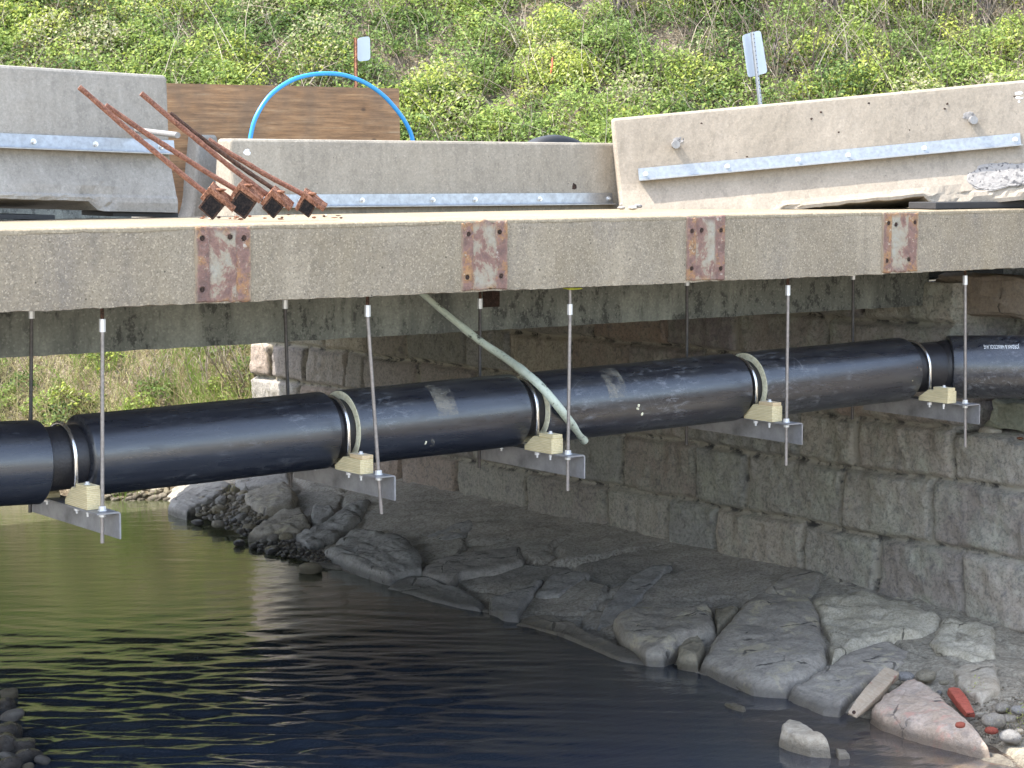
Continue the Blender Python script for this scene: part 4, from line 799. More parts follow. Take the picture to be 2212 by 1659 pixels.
# ---------------------------------------------------------------- rusty post stubs with anchor rods
def c9(x, y): return (408.4+x*.15385, 374.4+y*.15385)
stubs = [((290, 190), (155, 350), (640, 500), (171, 188), (441, 414), 'leftmost rusty post stub with the longest thin anchor rod'),
         ((700, 150), (575, 330), (1010, 380), (228, 228), (507, 408), 'second rusty post stub from the left, dark inside'),
         ((1160, 235), (1000, 420), (1430, 490), (305, 202), (576, 420), 'third rusty post stub from the left with two anchor rods'),
         ((1600, 270), (1480, 505), (1900, 495), (450, 302), (648, 416), 'rightmost rusty post stub, flaking pink rust')]
for i, (ap, lt, rt_, r0, r1, lb) in enumerate(stubs):
    yq = .55+.03*i; A_, L_, R2 = [P(*c9(*q_), Y=yq) for q_ in (ap, lt, rt_)]
    # rest on the sidewalk
    root = thing('rusty_post_stub', lb, 'post stub', (A_.x, yq, .003), 'rusty post stubs on the bridge edge')
    e1 = (L_-A_); e2 = (R2-A_); t = .028; d1 = e1.normalized(); d2 = e2.normalized(); dep = fh*.13+Vector((0, 0, .034))+rt*.012
    n1 = Vector((d1.z, 0, -d1.x)); n1 = n1 if n1.dot(d2) > 0 else -n1; n2 = Vector((d2.z, 0, -d2.x)); n2 = n2 if n2.dot(d1) > 0 else -n2
    inn = A_+n1*t+n2*t
    prof = [A_, R2, R2+n2*t, inn, L_+n1*t, L_]
    V = []; Fc = []; nn = 9; m2 = len(prof)
    fine = []
    for k in range(m2):
        for j in range(6): fine.append(prof[k].lerp(prof[(k+1) % m2], j/6))
    for j in range(nn+1):
        for k, p in enumerate(fine):
            nz = fbm(np.array([p.x*25, j*1.3+i*9, p.z*25]), 3, i); nz2 = fbm(np.array([p.x*25+5, j*1.3+i*9, p.z*25]), 3, i+4)
            V.append(p+dep*(j/nn)*(1+.0*nz)+Vector((float(nz), 0, float(nz2)))*(.005+.004*(j > 0)))
    m3 = len(fine)
    for j in range(nn):
        for k in range(m3): Fc.append((j*m3+k, j*m3+(k+1) % m3, (j+1)*m3+(k+1) % m3, (j+1)*m3+k))
    Fc += [tuple(range(m3))[::-1], tuple(nn*m3+k for k in range(m3))]
    mesh('steel_angle', V, Fc, m_rust, root)
    # the dark tube remains inside, one corner down on the concrete
    a_ = (inn.z-.006)/(-(d1.z+d2.z)); ctr = inn+(d1+d2)*a_*.5+dep*.54+Vector((0, 0, .004))
    mb = MB(); mb.box(ctr, d1*a_*.49, d2*a_*.49, dep*.46, .008); tb = mb.build('tube_remnant', m_rustdark, root)
    mb = MB(); mb.box(inn+(d1+d2)*a_*.5+dep*.074+Vector((0, 0, .003)), d1*a_*.38, d2*a_*.38, dep*.008); mb.build('tube_mouth', m_hollow, tb)  # near-black plate on the solid tube, painting the shade of a hollow
    def rodp(a_, b_, rad, bend=.012):
        yb = yq+.09; ya = yq+.35; pa = P(*a_, Y=ya); pb = P(*b_, Y=yb); pb = pb+(pb-pa).normalized()*.05
        return [pa.lerp(pb, t_)+Vector((0, 0, -bend*sin(pi*t_)))+Vector((0, 0, .0015*sin(t_*13+i))) for t_ in np.linspace(0, 1, 26)]
    mb = MB(); mb.tube(rodp(r0, r1, .016), [.0188+.0010*sin(k*1.9)+.0006*cos(k*4) for k in range(26)], 12); mb.build('anchor_rod', m_rustrod, root, smooth='auto')
    if i == 2:
        mb = MB(); mb.tube(rodp((367, 245), (582, 402), .016), [.0165+.0010*sin(k*2.1) for k in range(26)], 12); mb.build('anchor_rod', m_rustdark, root, smooth='auto')
    blob('rust_flake', A_+dep*.6+e2*.3+Vector((0, 0, .004)), (.05, .04, .012), m_rust, parent=root, seed=i+40, sub=2)
for i in range(26):
    x = random.uniform(430, 740); p = P(x, random.uniform(463, 474), Z=.012); blob('rust_flake', p, (random.uniform(.008, .03), random.uniform(.01, .03), random.uniform(.004, .010)), random.choice([m_rust, m_rust, m_rockcream, m_rustdark]), 'flake of rust or grit fallen on the bridge edge', 'rust flake', 'flakes below the rusty stubs', seed=i, sub=1)
for i in range(14):
    p = P(random.uniform(1340, 1392), random.uniform(437, 451), Z=.03); blob('concrete_crumb', p, (random.uniform(.02, .06), random.uniform(.02, .05), random.uniform(.012, .03)), random.choice([m_spall, m_rock]), 'broken concrete crumb beside the right barrier foot', 'rubble', 'crumbs at the foot of the right barrier', seed=i+60, sub=2)

# ---------------------------------------------------------------- sewer pipe
A_ = P(200, 981.5, Y=.75); B_ = P(1960, 796, Y=.75); ax = (B_-A_).normalized(); RP = .283; RC = .218
def onax(x): return A_+ax*((x-A_.x)/ax.x)
def lathe(pts_r, axis_pts=None, n=96, a=ax, name='', m=None, parent=None, smooth='auto', amp=.0):
    """pts_r: (x, radius) pairs along the main axis"""
    u = Vector((0, 1, 0)); u = (u-a*u.dot(a)).normalized(); v = a.cross(u)
    V = []; Fc = []
    for x, r in pts_r:
        c = onax(x)
        for k in range(n):
            t = 2*pi*k/n; V.append(c+(u*cos(t)+v*sin(t))*r)
    for i in range(len(pts_r)-1):
        for k in range(n): Fc.append((i*n+k, i*n+(k+1) % n, (i+1)*n+(k+1) % n, (i+1)*n+k))
    mb = MB(); mb.add(V, Fc); o = mb.build(name, m, parent, smooth=smooth)
    # texture coordinates along the axis need the origin on the axis
    return o
pipe = thing('sewer_pipe', 'long black insulated pipe slung under the bridge on steel brackets', 'pipe', tuple(onax(.95)))
gaps = [(-3.416, -3.133), (-1.178, -1.018), (.535, .712), (2.825, 2.987), (4.85, 5.165)]
lathe([(-3.46, RC), (5.3, RC)], name='carrier_pipe', m=m_carrier, parent=pipe)
for i in range(4):
    a, b = gaps[i][1], gaps[i+1][0]
    prof = [(a+.004, RC), (a, RC+.004), (a, RP-.008), (a+.006, RP-.001), (a+.012, RP)] if i else [(a-.0, RC), (a+.0, RC+.012), (a+.02, RP-.006), (a+.03, RP)]
    xs = np.arange(a+.05, b-.05, .12); prof += [(x, RP+.0012*sin(x*5+i)) for x in xs]+[(b-.012, RP), (b-.006, RP-.001), (b, RP-.008), (b, RC+.004), (b-.004, RC)]
    lathe(prof, name='jacket', m=m_pipe, parent=pipe)
    if i: lathe([(a-.003, RC+.002), (a-.003, RP-.007), (a+.0, RP-.006)], name='foam_ring', m=m_foam, parent=pipe)
# left section
def sweep(name, p0, p1, r, m, parent, caps=True, n=96):
    t = (p1-p0).normalized(); u = (Vector((0, 0, 1))-t*t.z).normalized(); v = t.cross(u); mb = MB(); L = (p1-p0).length
    prof = [(0, RC), (0, r-.008), (.008, r), (.1, r)]+[(q_, r) for q_ in np.arange(.3, L-.2, .3)]+[(L-.1, r), (L-.008, r), (L, r-.008), (L, RC)]
    V = []; Fc = []
    for s_, r_ in prof:
        for k in range(n): A = 2*pi*k/n; V.append(p0+t*s_+(u*cos(A)+v*sin(A))*r_)
    for i in range(len(prof)-1):
        for k in range(n): Fc.append((i*n+k, i*n+(k+1) % n, (i+1)*n+(k+1) % n, (i+1)*n+k))
    mb.add(V, Fc); return mb.build(name, m, parent, smooth='auto')
pl1 = onax(-3.42)+Vector((0, 0, -.012)); pl0 = P(-160, 1009, Y=.75); sweep('jacket', pl0, pl1, RP+.001, m_pipe, pipe)
t = (pl1-pl0).normalized(); u = (Vector((0, 0, 1))-t*t.z).normalized(); v = t.cross(u); V = []; Fc = []
n = 72
for s_, r_ in ((-.012, RP+.0025), (.001, RP+.0025), (.002, RP-.012)):
    for k in range(n): A = pi*.08+k/(n-1)*pi*1.05; rr = r_; V.append(pl1+t*s_+(u*cos(A)-v*sin(A))*rr)
for i in range(2):
    for k in range(n-1): Fc.append((i*n+k, i*n+k+1, (i+1)*n+k+1, (i+1)*n+k))
n = N('scraped_white_edge'); f = n.noise(40, 4, .7); m_edge = n.out(n.ramp(f, [(.4, (.03, .03, .035)), (.5, (.5, .5, .5)), (.7, (.7, .7, .68))]), .5)
o = mesh('scraped_edge', V, Fc, m_edge, pipe)
# right section: short elbow then a length lying parallel to the view
er = onax(5.12); dirR = (rt*1.0+Vector((0, 0, -.0))).normalized(); end0 = Pd(2046, 792.5, (er-CAM).dot(fwd)+.05)
sweep('jacket', end0, end0+dirR*2.6, RP+.002, m_pipe, pipe)
mb = MB(); mid = onax(4.98); mb.tube([onax(4.8), onax(4.95), mid.lerp(end0, .5)+(ax-dirR)*.03, end0+dirR*.02, end0+dirR*.2], RC, 72); mb.build('elbow', m_carrier, pipe, smooth=True)
mb = MB(); mb.tube([end0-dirR*.09-ax*.03, end0-dirR*.04, end0+dirR*.01], [RC+.004, RC+.022, RC+.03], 72); mb.build('end_cap', m_carrier, pipe, smooth=True)
# writing upside down on the right section
cu = bpy.data.curves.new('t', 'FONT'); cu.body = 'JORDAN & HANCOCK AVE'; cu.size = .052; cu.align_x = 'CENTER'; cu.extrude = 0; cu.resolution_u = 2
to = bpy.data.objects.new('t', cu); sc.collection.objects.link(to); bpy.context.view_layer.update()
me = bpy.data.meshes.new_from_object(to.evaluated_get(bpy.context.evaluated_depsgraph_get())); bpy.data.objects.remove(to)
tt = dirR; uz = (Vector((0, 0, 1))-tt*tt.z).normalized(); vn = -fh; ac = (P(2150, 760, Y=0)-CAM).normalized()
cs = ray(2151, 749)*((end0-CAM).dot(fwd)); along = (CAM+cs-end0).dot(tt); hgt = (CAM+ray(2151, 749)*((end0-CAM).dot(fwd)-.2)-end0).dot(uz)
ang0 = math.asin(max(-1, min(1, hgt/RP))); V = []
for v_ in me.vertices:
    xx, yy = v_.co.x*.50, v_.co.y*1.25; a_ = ang0-(yy-.02)/RP; V.append(end0+tt*(along-xx)+(uz*sin(a_)+vn*cos(a_))*(RP+.0045))
Fc = [tuple(p.vertices) for p in me.polygons]; bpy.data.meshes.remove(me)
mesh('painted_writing', V, Fc, m_white, pipe)
# tape residue bands
def m_res_():
    n = N('tape_residue'); f = n.noise(30, 6, .8); x, y, z = n.sep(); a = n.ramp(n.math('ADD', n.noise(7, 3, .6), n.math('MULTIPLY', f, .5)), [(.66, 0), (.9, .4)])
    n.put(n.b.inputs['Alpha'], a); return n.out((.40, .36, .28), .7)
m_res = m_res_()
for x0, x1, yy0, yy1 in ((942, 986, 845, 908), (1312, 1352, 790, 850)):
    V = []; Fc = []; u = Vector((0, 0, 1)); u = (u-ax*u.dot(ax)).normalized(); v = ax.cross(u); v = v if v.y < 0 else -v
    xa = P(x0, 870, Y=.5).x; xb = P(x1, 870, Y=.5).x
    for i in range(9):
        for k in range(20):
            a_ = radians(72-k*3.2); V.append(onax(xa+(xb-xa)*i/8)+(u*sin(a_)+v*cos(a_))*(RP+.002)+ax*.0)
    mesh('tape_residue', V, [tuple(f) for f in grid(9, 20)], m_res, pipe, smooth=True)
# tan scuffs near bottom and by the elbow
for i, (x, a_, w_, h_, mm) in enumerate([(P(930, 960, Y=.5).x, -30, .05, .10, m_foam), (P(1375, 900, Y=.5).x, -8, .03, .04, m_foam), (P(1388, 930, Y=.5).x, -22, .03, .03, m_foam), (P(1975, 800, Y=.5).x, 0, .05, .10, m_rust), (P(1962, 815, Y=.5).x, -14, .06, .06, m_foam)]):
    u = Vector((0, 0, 1)); u = (u-ax*u.dot(ax)).normalized(); v = ax.cross(u); v = v if v.y < 0 else -v
    def pt(a, z, out): q_ = z/RP; return onax(a)+(u*sin(q_)+v*cos(q_))*(RP+out)
    if mm is m_foam or mm is m_rust:
        for j in range(5):
            aa = x+random.uniform(-w_, w_); zz = radians(a_)*RP+random.uniform(-h_, h_)*.5
            patch('scuff', pt, aa, zz, random.uniform(.004, .014), random.uniform(.006, .02), random.choice([m_res, m_res, mm]), pipe, i*9+j, .0022, .6, 3)
    else: patch('scuff', pt, x, radians(a_)*RP, w_, h_, m_res, pipe, i, .0022, .5, 6)

# ---------------------------------------------------------------- hangers: rods, brackets, straps, timber
rodsX = [-3.208, -1.045, .681, 2.958, 5.103]; flz = [-1.871, -1.815, -1.806, -1.722, -1.707]
frontTop = [(221, 689, 717), (794, 659, 684), (1231, 657, 680), (1702, 616, 638), (2085, 595, 615)]
frontBot = [(221, 1173), (824, 1110), (1226, 1060), (1698, 1005), (2085, 965)]
rearTop = [(68, 672, 688), (616, 648, 667), (1037, 645, 667), (1484, 606, 617), (1843, 590, 604)]
rearBot = [(65, 1107), (628, 1052), (1035, 1011), (1483, 960), (1841, 905)]
pos = ['at the left end of the pipe', 'below the pipe second from the left', 'beneath the middle of the pipe', 'fourth from the left', 'last on the right']
strapX = [-3.245, -1.098, .618, 2.897, 4.985]
for i in range(5):
    xw = rodsX[i]; zf = flz[i]
    root = thing('pipe_bracket', 'steel angle and timber saddle under the pipe, '+pos[i], 'bracket', (xw, .8, zf), 'steel brackets carrying the pipe')
    # rolled angle: flange on top, web hanging on the +X side, soft outer corner
    y0, y1 = .10, 1.52; t = .011; w_ = .085; hgt = .185; Rr = .022
    prof = [(-w_, 0), (-w_, -t), (w_-Rr, -t)]+[(w_-Rr+(Rr-t)*sin(a), -Rr+(Rr-t)*cos(a)) for a in np.linspace(.0, pi/2, 5)]+[(w_-t, -hgt), (w_, -hgt)]+[(w_-Rr+Rr*cos(a), -Rr+Rr*sin(a)) for a in np.linspace(0, pi/2, 7)]
    ld = 0
    mb = MB(); mb.prism([Vector((xw+px, y0, zf+pz)) for px, pz in prof], (0, y0, 0), (0, y1, 0)); mb.build('steel_angle', m_angle, root, smooth='auto')
    if i == 0: pass
    # saddle timbers either side, sloped toward the pipe
    sx = strapX[i]
    for side in (-1, 1):
        cy = .75+side*.31; ya, yb = .75+side*.49, .75+side*.145
        hb = .105+.012*((i*7+side) % 3); jx = .006*((i*5+side) % 4-1.5); x0, x1 = sx-.052+jx, sx+.058+jx
        yc = .75+side*.26
        pf = [(ya, 0), (ya, hb), (yc, hb), (yb, .03), (yb, 0)]
        mb = MB(); mb.prism([Vector((x0, yy, zf+.002+zz_)) for yy, zz_ in pf], (x0, 0, 0), (x1, 0, 0)); o = mb.build('timber_block', m_timber, root)
        mb = MB(); y_a, y_b = (ya+.002*side, ya-.17*side); mb.aabb((sx-.045, min(y_a, y_b), zf+hb+.0025), (sx+.05, max(y_a, y_b), zf+hb+.032), .003)
        cb = mb.build('timber_cap', m_timber if i % 2 == 0 else m_timber_end, root)
        mb = MB(); yb_ = ya-.085*side; mb.tube([(sx, yb_, zf+hb+.032), (sx, yb_, zf+hb+.036)], .022, 16); mb.tube([(sx, yb_, zf+hb+.036), (sx, yb_, zf+hb+.05)], .013, 6); mb.build('bolt', m_coup, cb)
        for yy in (ya-.085*side, .75+side*(RC+.02)):
            mb = MB(); mb.tube([(sx, yy, zf-t), (sx, yy, zf-t-.024)], .021 if yy != ya-.085*side else .012, 6); mb.tube([(sx, yy, zf-t-.024), (sx, yy, zf-t-.045)], .008, 8); mb.build('nut', m_coup, root)
    # U strap over the carrier pipe
    c = onax(sx); rs = RC+.019; pts = [(sx, .75-rs, zf-.012)]+[(sx, .75-rs*cos(a), c.z+rs*sin(a)) for a in np.linspace(0, pi, 40)]+[(sx, .75+rs, zf-.012)]
    mb = MB(); mb.tube(pts, .0155, 14, ref=(1, 0, 0)); mb.build('strap', m_strap, root, smooth=True)
    # hanger rods
    for j in (0, 1):
        yy = .2 if j == 0 else 1.41
        tx, c0, c1 = (frontTop, rearTop)[j][i]; bx, by = (frontBot, rearBot)[j][i]
        ctop = P(tx, c0, Y=yy); cbot = P(tx, c1, Y=yy); end = P(bx, by, Y=yy)
        zt = -.50 if j == 0 else -.27; top = Vector((ctop.x, yy, zt))
        if j == 1: cbot.z = max(cbot.z, ctop.z-.11)
        lab = ('front' if j == 0 else 'rear')
        rr_ = thing('hanger_rod', '%s threaded steel hanger rod %s, hanging from the bridge' % (lab, ['at the far left', 'second from the left', 'in the middle', 'second from the right', 'at the far right'][i]), 'hanger rod', tuple(top), 'front hanger rods' if j == 0 else 'rear hanger rods')
        mb = MB(); mb.tube([cbot, end], .0135, 14); mb.build('rod', m_rodshade if j else m_rod, rr_, smooth='auto')
        mb = MB(); mb.tube([top+Vector((0, 0, .02)), ctop], .0125, 14); mb.build('stud', m_rustdark if i != 2 or j else m_rod, rr_, smooth='auto')
        mb = MB(); mb.tube([ctop, cbot], .0215, 6); mb.build('coupling_nut', m_coup, rr_)
        f = end+(cbot-end)*((zf-end.z)/(cbot.z-end.z))
        for za, zb_ in ((.002, .030), (-t-.030, -t-.002)):
            mb = MB(); mb.tube([f+Vector((0, 0, za)), f+Vector((0, 0, zb_))], .024, 6); mb.build('nut', m_coup, rr_)
        mb = MB(); mb.tube([f+Vector((0, 0, .0)), f+Vector((0, 0, .0035))], .03, 20); mb.build('washer', m_coup, rr_)
# yellow tape remnant by the middle front rod
p = P(1237, 623, Y=.17); blob('yellow_tape', p, (.075, .05, .012), m_yellow, 'scrap of yellow tape stuck under the beam at a front rod', 'tape', seed=3, amp=.6, sub=3)
# pale green plastic conduit
def pipehit(x, y):
    r = ray(x, y); o_ = CAM-A_; a = r-ax*r.dot(ax); b = o_-ax*o_.dot(ax); A2 = a.dot(a); B2 = 2*a.dot(b); C2_ = b.dot(b)-RP*RP; dd = B2*B2-4*A2*C2_
    return (CAM+r*((-B2-sqrt(dd))/(2*A2))).y if dd > 0 else .75
ctrl = [(905, 628, 1.60), (960, 675, 1.42), (1035, 735, 1.15), (1090, 772, .92)]+[(x, y, pipehit(x, y)-o_) for x, y, o_ in ((1143, 812, .06), (1175, 842, .055), (1215, 890, .06), (1262, 952, .07))]
cv = [P(x, y, Y=yy) for x, y, yy in ctrl]; pts = []
for i in range(len(cv)-1):
    p0_, p1_, p2_, p3_ = cv[max(i-1, 0)], cv[i], cv[i+1], cv[min(i+2, len(cv)-1)]
    for k in range(7):
        t = k/7; pts.append(.5*((2*p1_)+(p2_-p0_)*t+(2*p0_-5*p1_+4*p2_-p3_)*t*t+(3*p1_-p0_-3*p2_+p3_)*t**3))
pts.append(cv[-1]); d = (pts[0]-pts[4]).normalized(); pts = [pts[0]+d*.5]+pts
rad = [.024+.010*min(1, k/30)+(.004 if k in (12, 13, 26, 27) else 0) for k in range(len(pts))]
mb = MB(); mb.tube(pts, rad, 18); o = mb.build('plastic_conduit', m_conduit, smooth='auto'); tag(o, 'stained pale green plastic tube leaning across the pipe with a cut end', 'plastic tube')
e = pts[-1]; dd = (pts[-1]-pts[-2]).normalized(); mb = MB(); mb.tube([e+dd*.0005, e+dd*.002], .026, 18); mb.build('hollow_end', m_hole, o)
bw = P(1062, 645, Y=1.745); mb = MB(); mb.aabb((bw.x-.09, 1.742, bw.z-.07), (bw.x+.08, 1.7485, bw.z+.1)); mb.build('drain_pocket', m_hole, bridge)

# ---------------------------------------------------------------- signs
def sign(name, corners, post, dist, m_post, label, pw=.022):
    q_ = [Pd(x, y, d_) for (x, y), d_ in zip(corners, dist)]; nn = (q_[1]-q_[0]).cross(q_[3]-q_[0]).normalized(); nn = nn if nn.dot(fh) < 0 else -nn
    a = Pd(*post[0], dist[0]-.03); b = Pd(*post[1], dist[0]-.03); b = b+(b-a).normalized()*2.2
    root = thing(name, label, 'road sign', tuple(b))
    mb = MB()
    # rounded corners
    P_ = []
    for i in range(4):
        p, pa, pb = q_[i], q_[i-1], q_[(i+1) % 4]; r_ = .045
        for t in np.linspace(0, 1, 6):
            s0 = p+(pa-p).normalized()*r_; s1 = p+(pb-p).normalized()*r_; P_.append(s0.lerp(p, t).lerp(p.lerp(s1, t), t))
    mb.prism(P_, (0, 0, 0), -nn*.004); mb.build('sign_panel', m_sign, root)
    d = (b-a).normalized(); sd = d.cross(nn).normalized(); mb = MB(); L = (b-a).length
    # u-channel post
    pr = [(-pw, .0), (-pw*.55, .0), (-pw*.35, .028), (pw*.35, .028), (pw*.55, 0), (pw, 0), (pw, .004), (pw*.6, .004), (pw*.4, .033), (-pw*.4, .033), (-pw*.6, .004), (-pw, .004)]
    mb.prism([a+sd*x+nn*(y+.006) for x, y in pr], (0, 0, 0), b-a); po = mb.build('post', m_post, root)
    mb = MB()
    for k in range(int(min(L, 1.6)/.05)):
        c = a+d*(.03+k*.05)+nn*.0395; mb.tube([c, c+nn*.0015], .0065, 8)
    mb.build('punched_holes', m_hole, po)
    return root
sign('road_sign', [(772, 82), (799, 78), (800, 130), (773, 133)], [(767, 82), (768, 190)], [26, 26.1, 26.1, 26], m_rust, 'small grey sign back on a rusty post behind the plywood', .022)
sign('road_sign', [(1603, 76), (1643, 65), (1658, 157), (1616, 168)], [(1624, 70), (1641, 222)], [26, 26.1, 26.1, 26], m_galv, 'leaning grey sign back on a galvanised post above the right barrier', .026)

# ---------------------------------------------------------------- vegetation
def leafmat(name, stops, trans=.35, rough=.6):
    n = N(name); t = n.attr('tint'); c = n.ramp(t, stops); tr = n.n('BsdfTranslucent'); n.put(tr.inputs[0], n.mix(.3, c, (.5, .6, .1), 'MULTIPLY') if False else c)
    mx = n.n('MixShader'); mx.inputs[0].default_value = trans; n.put(n.b.inputs['Base Color'], c); n.b.inputs['Roughness'].default_value = rough; n.b.inputs['Specular IOR Level'].default_value = .2
    n.t.links.new(n.b.outputs[0], mx.inputs[1]); n.t.links.new(tr.outputs[0], mx.inputs[2]); n.t.links.new(mx.outputs[0], n.t.nodes['Material Output'].inputs[0]); return n.m
m_leaf = leafmat('shrub_leaves', [(0, (.12, .09, .05)), (.12, (.055, .10, .03)), (.35, (.14, .21, .055)), (.6, (.26, .335, .08)), (.8, (.37, .41, .07)), (.9, (.40, .42, .22)), (1, (.38, .33, .22))])
m_twig = leafmat('dead_twigs', [(0, (.07, .05, .04)), (.5, (.22, .17, .12)), (1, (.45, .39, .30))], .05)
m_grass = leafmat('bank_grass', [(0, (.40, .34, .19)), (.4, (.32, .30, .13)), (.5, (.16, .27, .05)), (1, (.26, .38, .07))], .35)
def leaf_cloud(C, size, tint, flat=.5, aspect=.5, rng=RNG):
    n = len(C); nrm = rng.normal(size=(n, 3)); nrm[:, 2] = np.abs(nrm[:, 2])+flat; nrm[:, :2] += np.array([-fh.x, -fh.y])*.35; nrm /= np.linalg.norm(nrm, axis=1)[:, None]
    d = rng.normal(size=(n, 3)); d -= nrm*(d*nrm).sum(1)[:, None]; d /= np.linalg.norm(d, axis=1)[:, None]; e = np.cross(nrm, d)
    s = size[:, None]; V = np.stack([C-d*s*.5, C+e*s*aspect*.5+nrm*s*.08, C+d*s*.5, C-e*s*aspect*.5+nrm*s*.08], 1).reshape(-1, 3)
    return V, np.arange(4*n).reshape(n, 4), np.repeat(tint, 4)
def tz(s, r):
    X_ = CAM.x+fh.x*s+rt.x*r; Y_ = CAM.y+fh.y*s+rt.y*r; return X_, Y_, terr(s, r, X_, Y_)
def clumps(nc, per, s0, s1, r0, r1, rad, lsize, seed):
    rng = np.random.default_rng(seed); s = rng.uniform(s0, s1, nc); r = rng.uniform(r0, r1, nc); x, y, z = tz(s, r)
    R = rng.uniform(rad[0], rad[1], nc); Hh = R*rng.uniform(.7, 1.25, nc)
    # species patches
    sp_ = vnoise(np.stack([x*.55, y*.55, z*.55], -1), seed); base = .46+.20*sp_+rng.normal(size=nc)*.11
    base = np.where(rng.random(nc) < .10, .79+rng.normal(size=nc)*.03, base); base = np.where(rng.random(nc) < .06, .04+np.abs(rng.normal(size=nc))*.02, base); base = np.where(rng.random(nc) < .05, .93+rng.normal(size=nc)*.04, base)
    dens = np.clip(1.05+.9*vnoise(np.stack([x*.9+7, y*.9, z*.9], -1), seed+2), .3, 1.9)
    k = rng.poisson(per*dens*(R/np.mean(rad))**2); idx = np.repeat(np.arange(nc), k); m = len(idx)
    v = rng.normal(size=(m, 3)); v /= np.linalg.norm(v, axis=1)[:, None]; v[:, 2] = np.abs(v[:, 2]); rr = rng.uniform(.45, 1.05, m)**.6
    C = np.stack([x[idx]+v[:, 0]*R[idx]*rr, y[idx]+v[:, 1]*R[idx]*rr, z[idx]+v[:, 2]*Hh[idx]*rr-.05], 1)
    C += fbm(C*3, 2, seed+5)[:, None]*.12
    t = np.clip(base[idx]+rng.normal(size=m)*.07, 0, 1); sz = lsize*rng.uniform(.6, 1.35, m)
    return C, sz, t
C1 = clumps(1700, 470, 34.5, 46, -11.5, 11.5, (.28, .8), .080, 101)
C2 = clumps(350, 260, 46, 54, -15, 15, (.5, 1.1), .14, 102)
C3 = clumps(230, 150, 30.9, 36, -11.5, -2.2, (.15, .42), .07, 103)
C = np.concatenate([C1[0], C2[0]]); sz = np.concatenate([C1[1], C2[1]]); ti = np.concatenate([C1[2], C2[2]])
V, Fc, ta = leaf_cloud(C, sz, ti); o = mesh('hillside_brush', V, Fc, m_leaf, attrs={'tint': ta}, origin=(10, 20, 0)); tag(o, 'tangled green brush covering the hillside behind the bridge', None, None, 'stuff')
V, Fc, ta = leaf_cloud(C3[0], C3[1], C3[2]); o = mesh('bank_weeds', V, Fc, m_leaf, attrs={'tint': ta}, origin=(5, 18, -3)); tag(o, 'low green weeds on the stream bank beyond the bridge', None, None, 'stuff')
def strands(n, s0, s1, r0, r1, ln, wd, seed, tint, up=.8, curve=.3, lift=0.0, nseg=4, clump=0):
    rng = np.random.default_rng(seed); s = rng.uniform(s0, s1, n); r = rng.uniform(r0, r1, n)
    if clump: cs = rng.uniform(s0, s1, clump); cr = rng.uniform(r0, r1, clump); k = rng.integers(0, clump, n); s = cs[k]+rng.normal(size=n)*.22; r = cr[k]+rng.normal(size=n)*.25
    x, y, z = tz(s, r); z = z+rng.uniform(0, lift, n)
    d = rng.normal(size=(n, 3)); d[:, 2] = np.abs(d[:, 2])+up*2; d /= np.linalg.norm(d, axis=1)[:, None]
    bend = rng.normal(size=(n, 3))*curve; bend[:, 2] -= curve*.6; L = rng.uniform(ln[0], ln[1], n); W = rng.uniform(wd[0], wd[1], n)
    side = np.cross(d, np.array([fh.x, fh.y, 0])); side /= np.linalg.norm(side, axis=1)[:, None]+1e-6
    rows = []
    for k in range(nseg+1):
        t = k/nseg; c = np.stack([x, y, z], 1)+d*(L*t)[:, None]+bend*(L*t*t)[:, None]; w_ = (W*(1-t*.85))[:, None]*side*.5; rows += [c-w_, c+w_]
    V = np.stack(rows, 1); m = V.shape[1]; b = (np.arange(n)*m)[:, None, None]; q_ = np.array([[2*k, 2*k+1, 2*k+3, 2*k+2] for k in range(nseg)])[None]
    return V.reshape(-1, 3), (b+q_).reshape(-1, 4), np.repeat(np.clip(tint+rng.normal(size=n)*.22, 0, 1), m)
def join(L):
    V, Fc, T = [], [], []; o_ = 0
    for v, f, t in L: V.append(v); Fc.append(f+o_); T.append(t); o_ += len(v)
    return np.concatenate(V), np.concatenate(Fc), np.concatenate(T)
V, Fc, ta = join([strands(6000, 34.5, 46, -11.5, 11.5, (.4, 1.4), (.007, .02), 201, .55, .5, .55, .4), strands(2200, 39.5, 47, 2, 12, (.6, 1.9), (.01, .026), 202, .4, .8, .4, .3), strands(900, 34.5, 37.5, -2, 11, (.4, .9), (.006, .014), 206, .7, .9, .5, .3)])
o = mesh('dead_stems', V, Fc, m_twig, attrs={'tint': ta}, origin=(10, 20, 0)); tag(o, 'tan dead stems tangled through the hillside brush', None, None, 'stuff')
V, Fc, ta = join([strands(17000, 30.6, 35.5, -11.5, -2.0, (.2, .6), (.006, .014), 203, .15, .5, .7, .05), strands(9000, 30.6, 35.5, -11.5, -2.0, (.25, .6), (.006, .014), 204, .72, 1.0, .35, .02, 4, 60), strands(7000, 34.6, 37.2, -9, 11.5, (.2, .5), (.006, .012), 205, .55, .9, .5, .1)])
o = mesh('bank_grass', V, Fc, m_grass, attrs={'tint': ta}, origin=(5, 18, -3)); tag(o, 'green and straw coloured grass on the far bank', None, None, 'stuff')
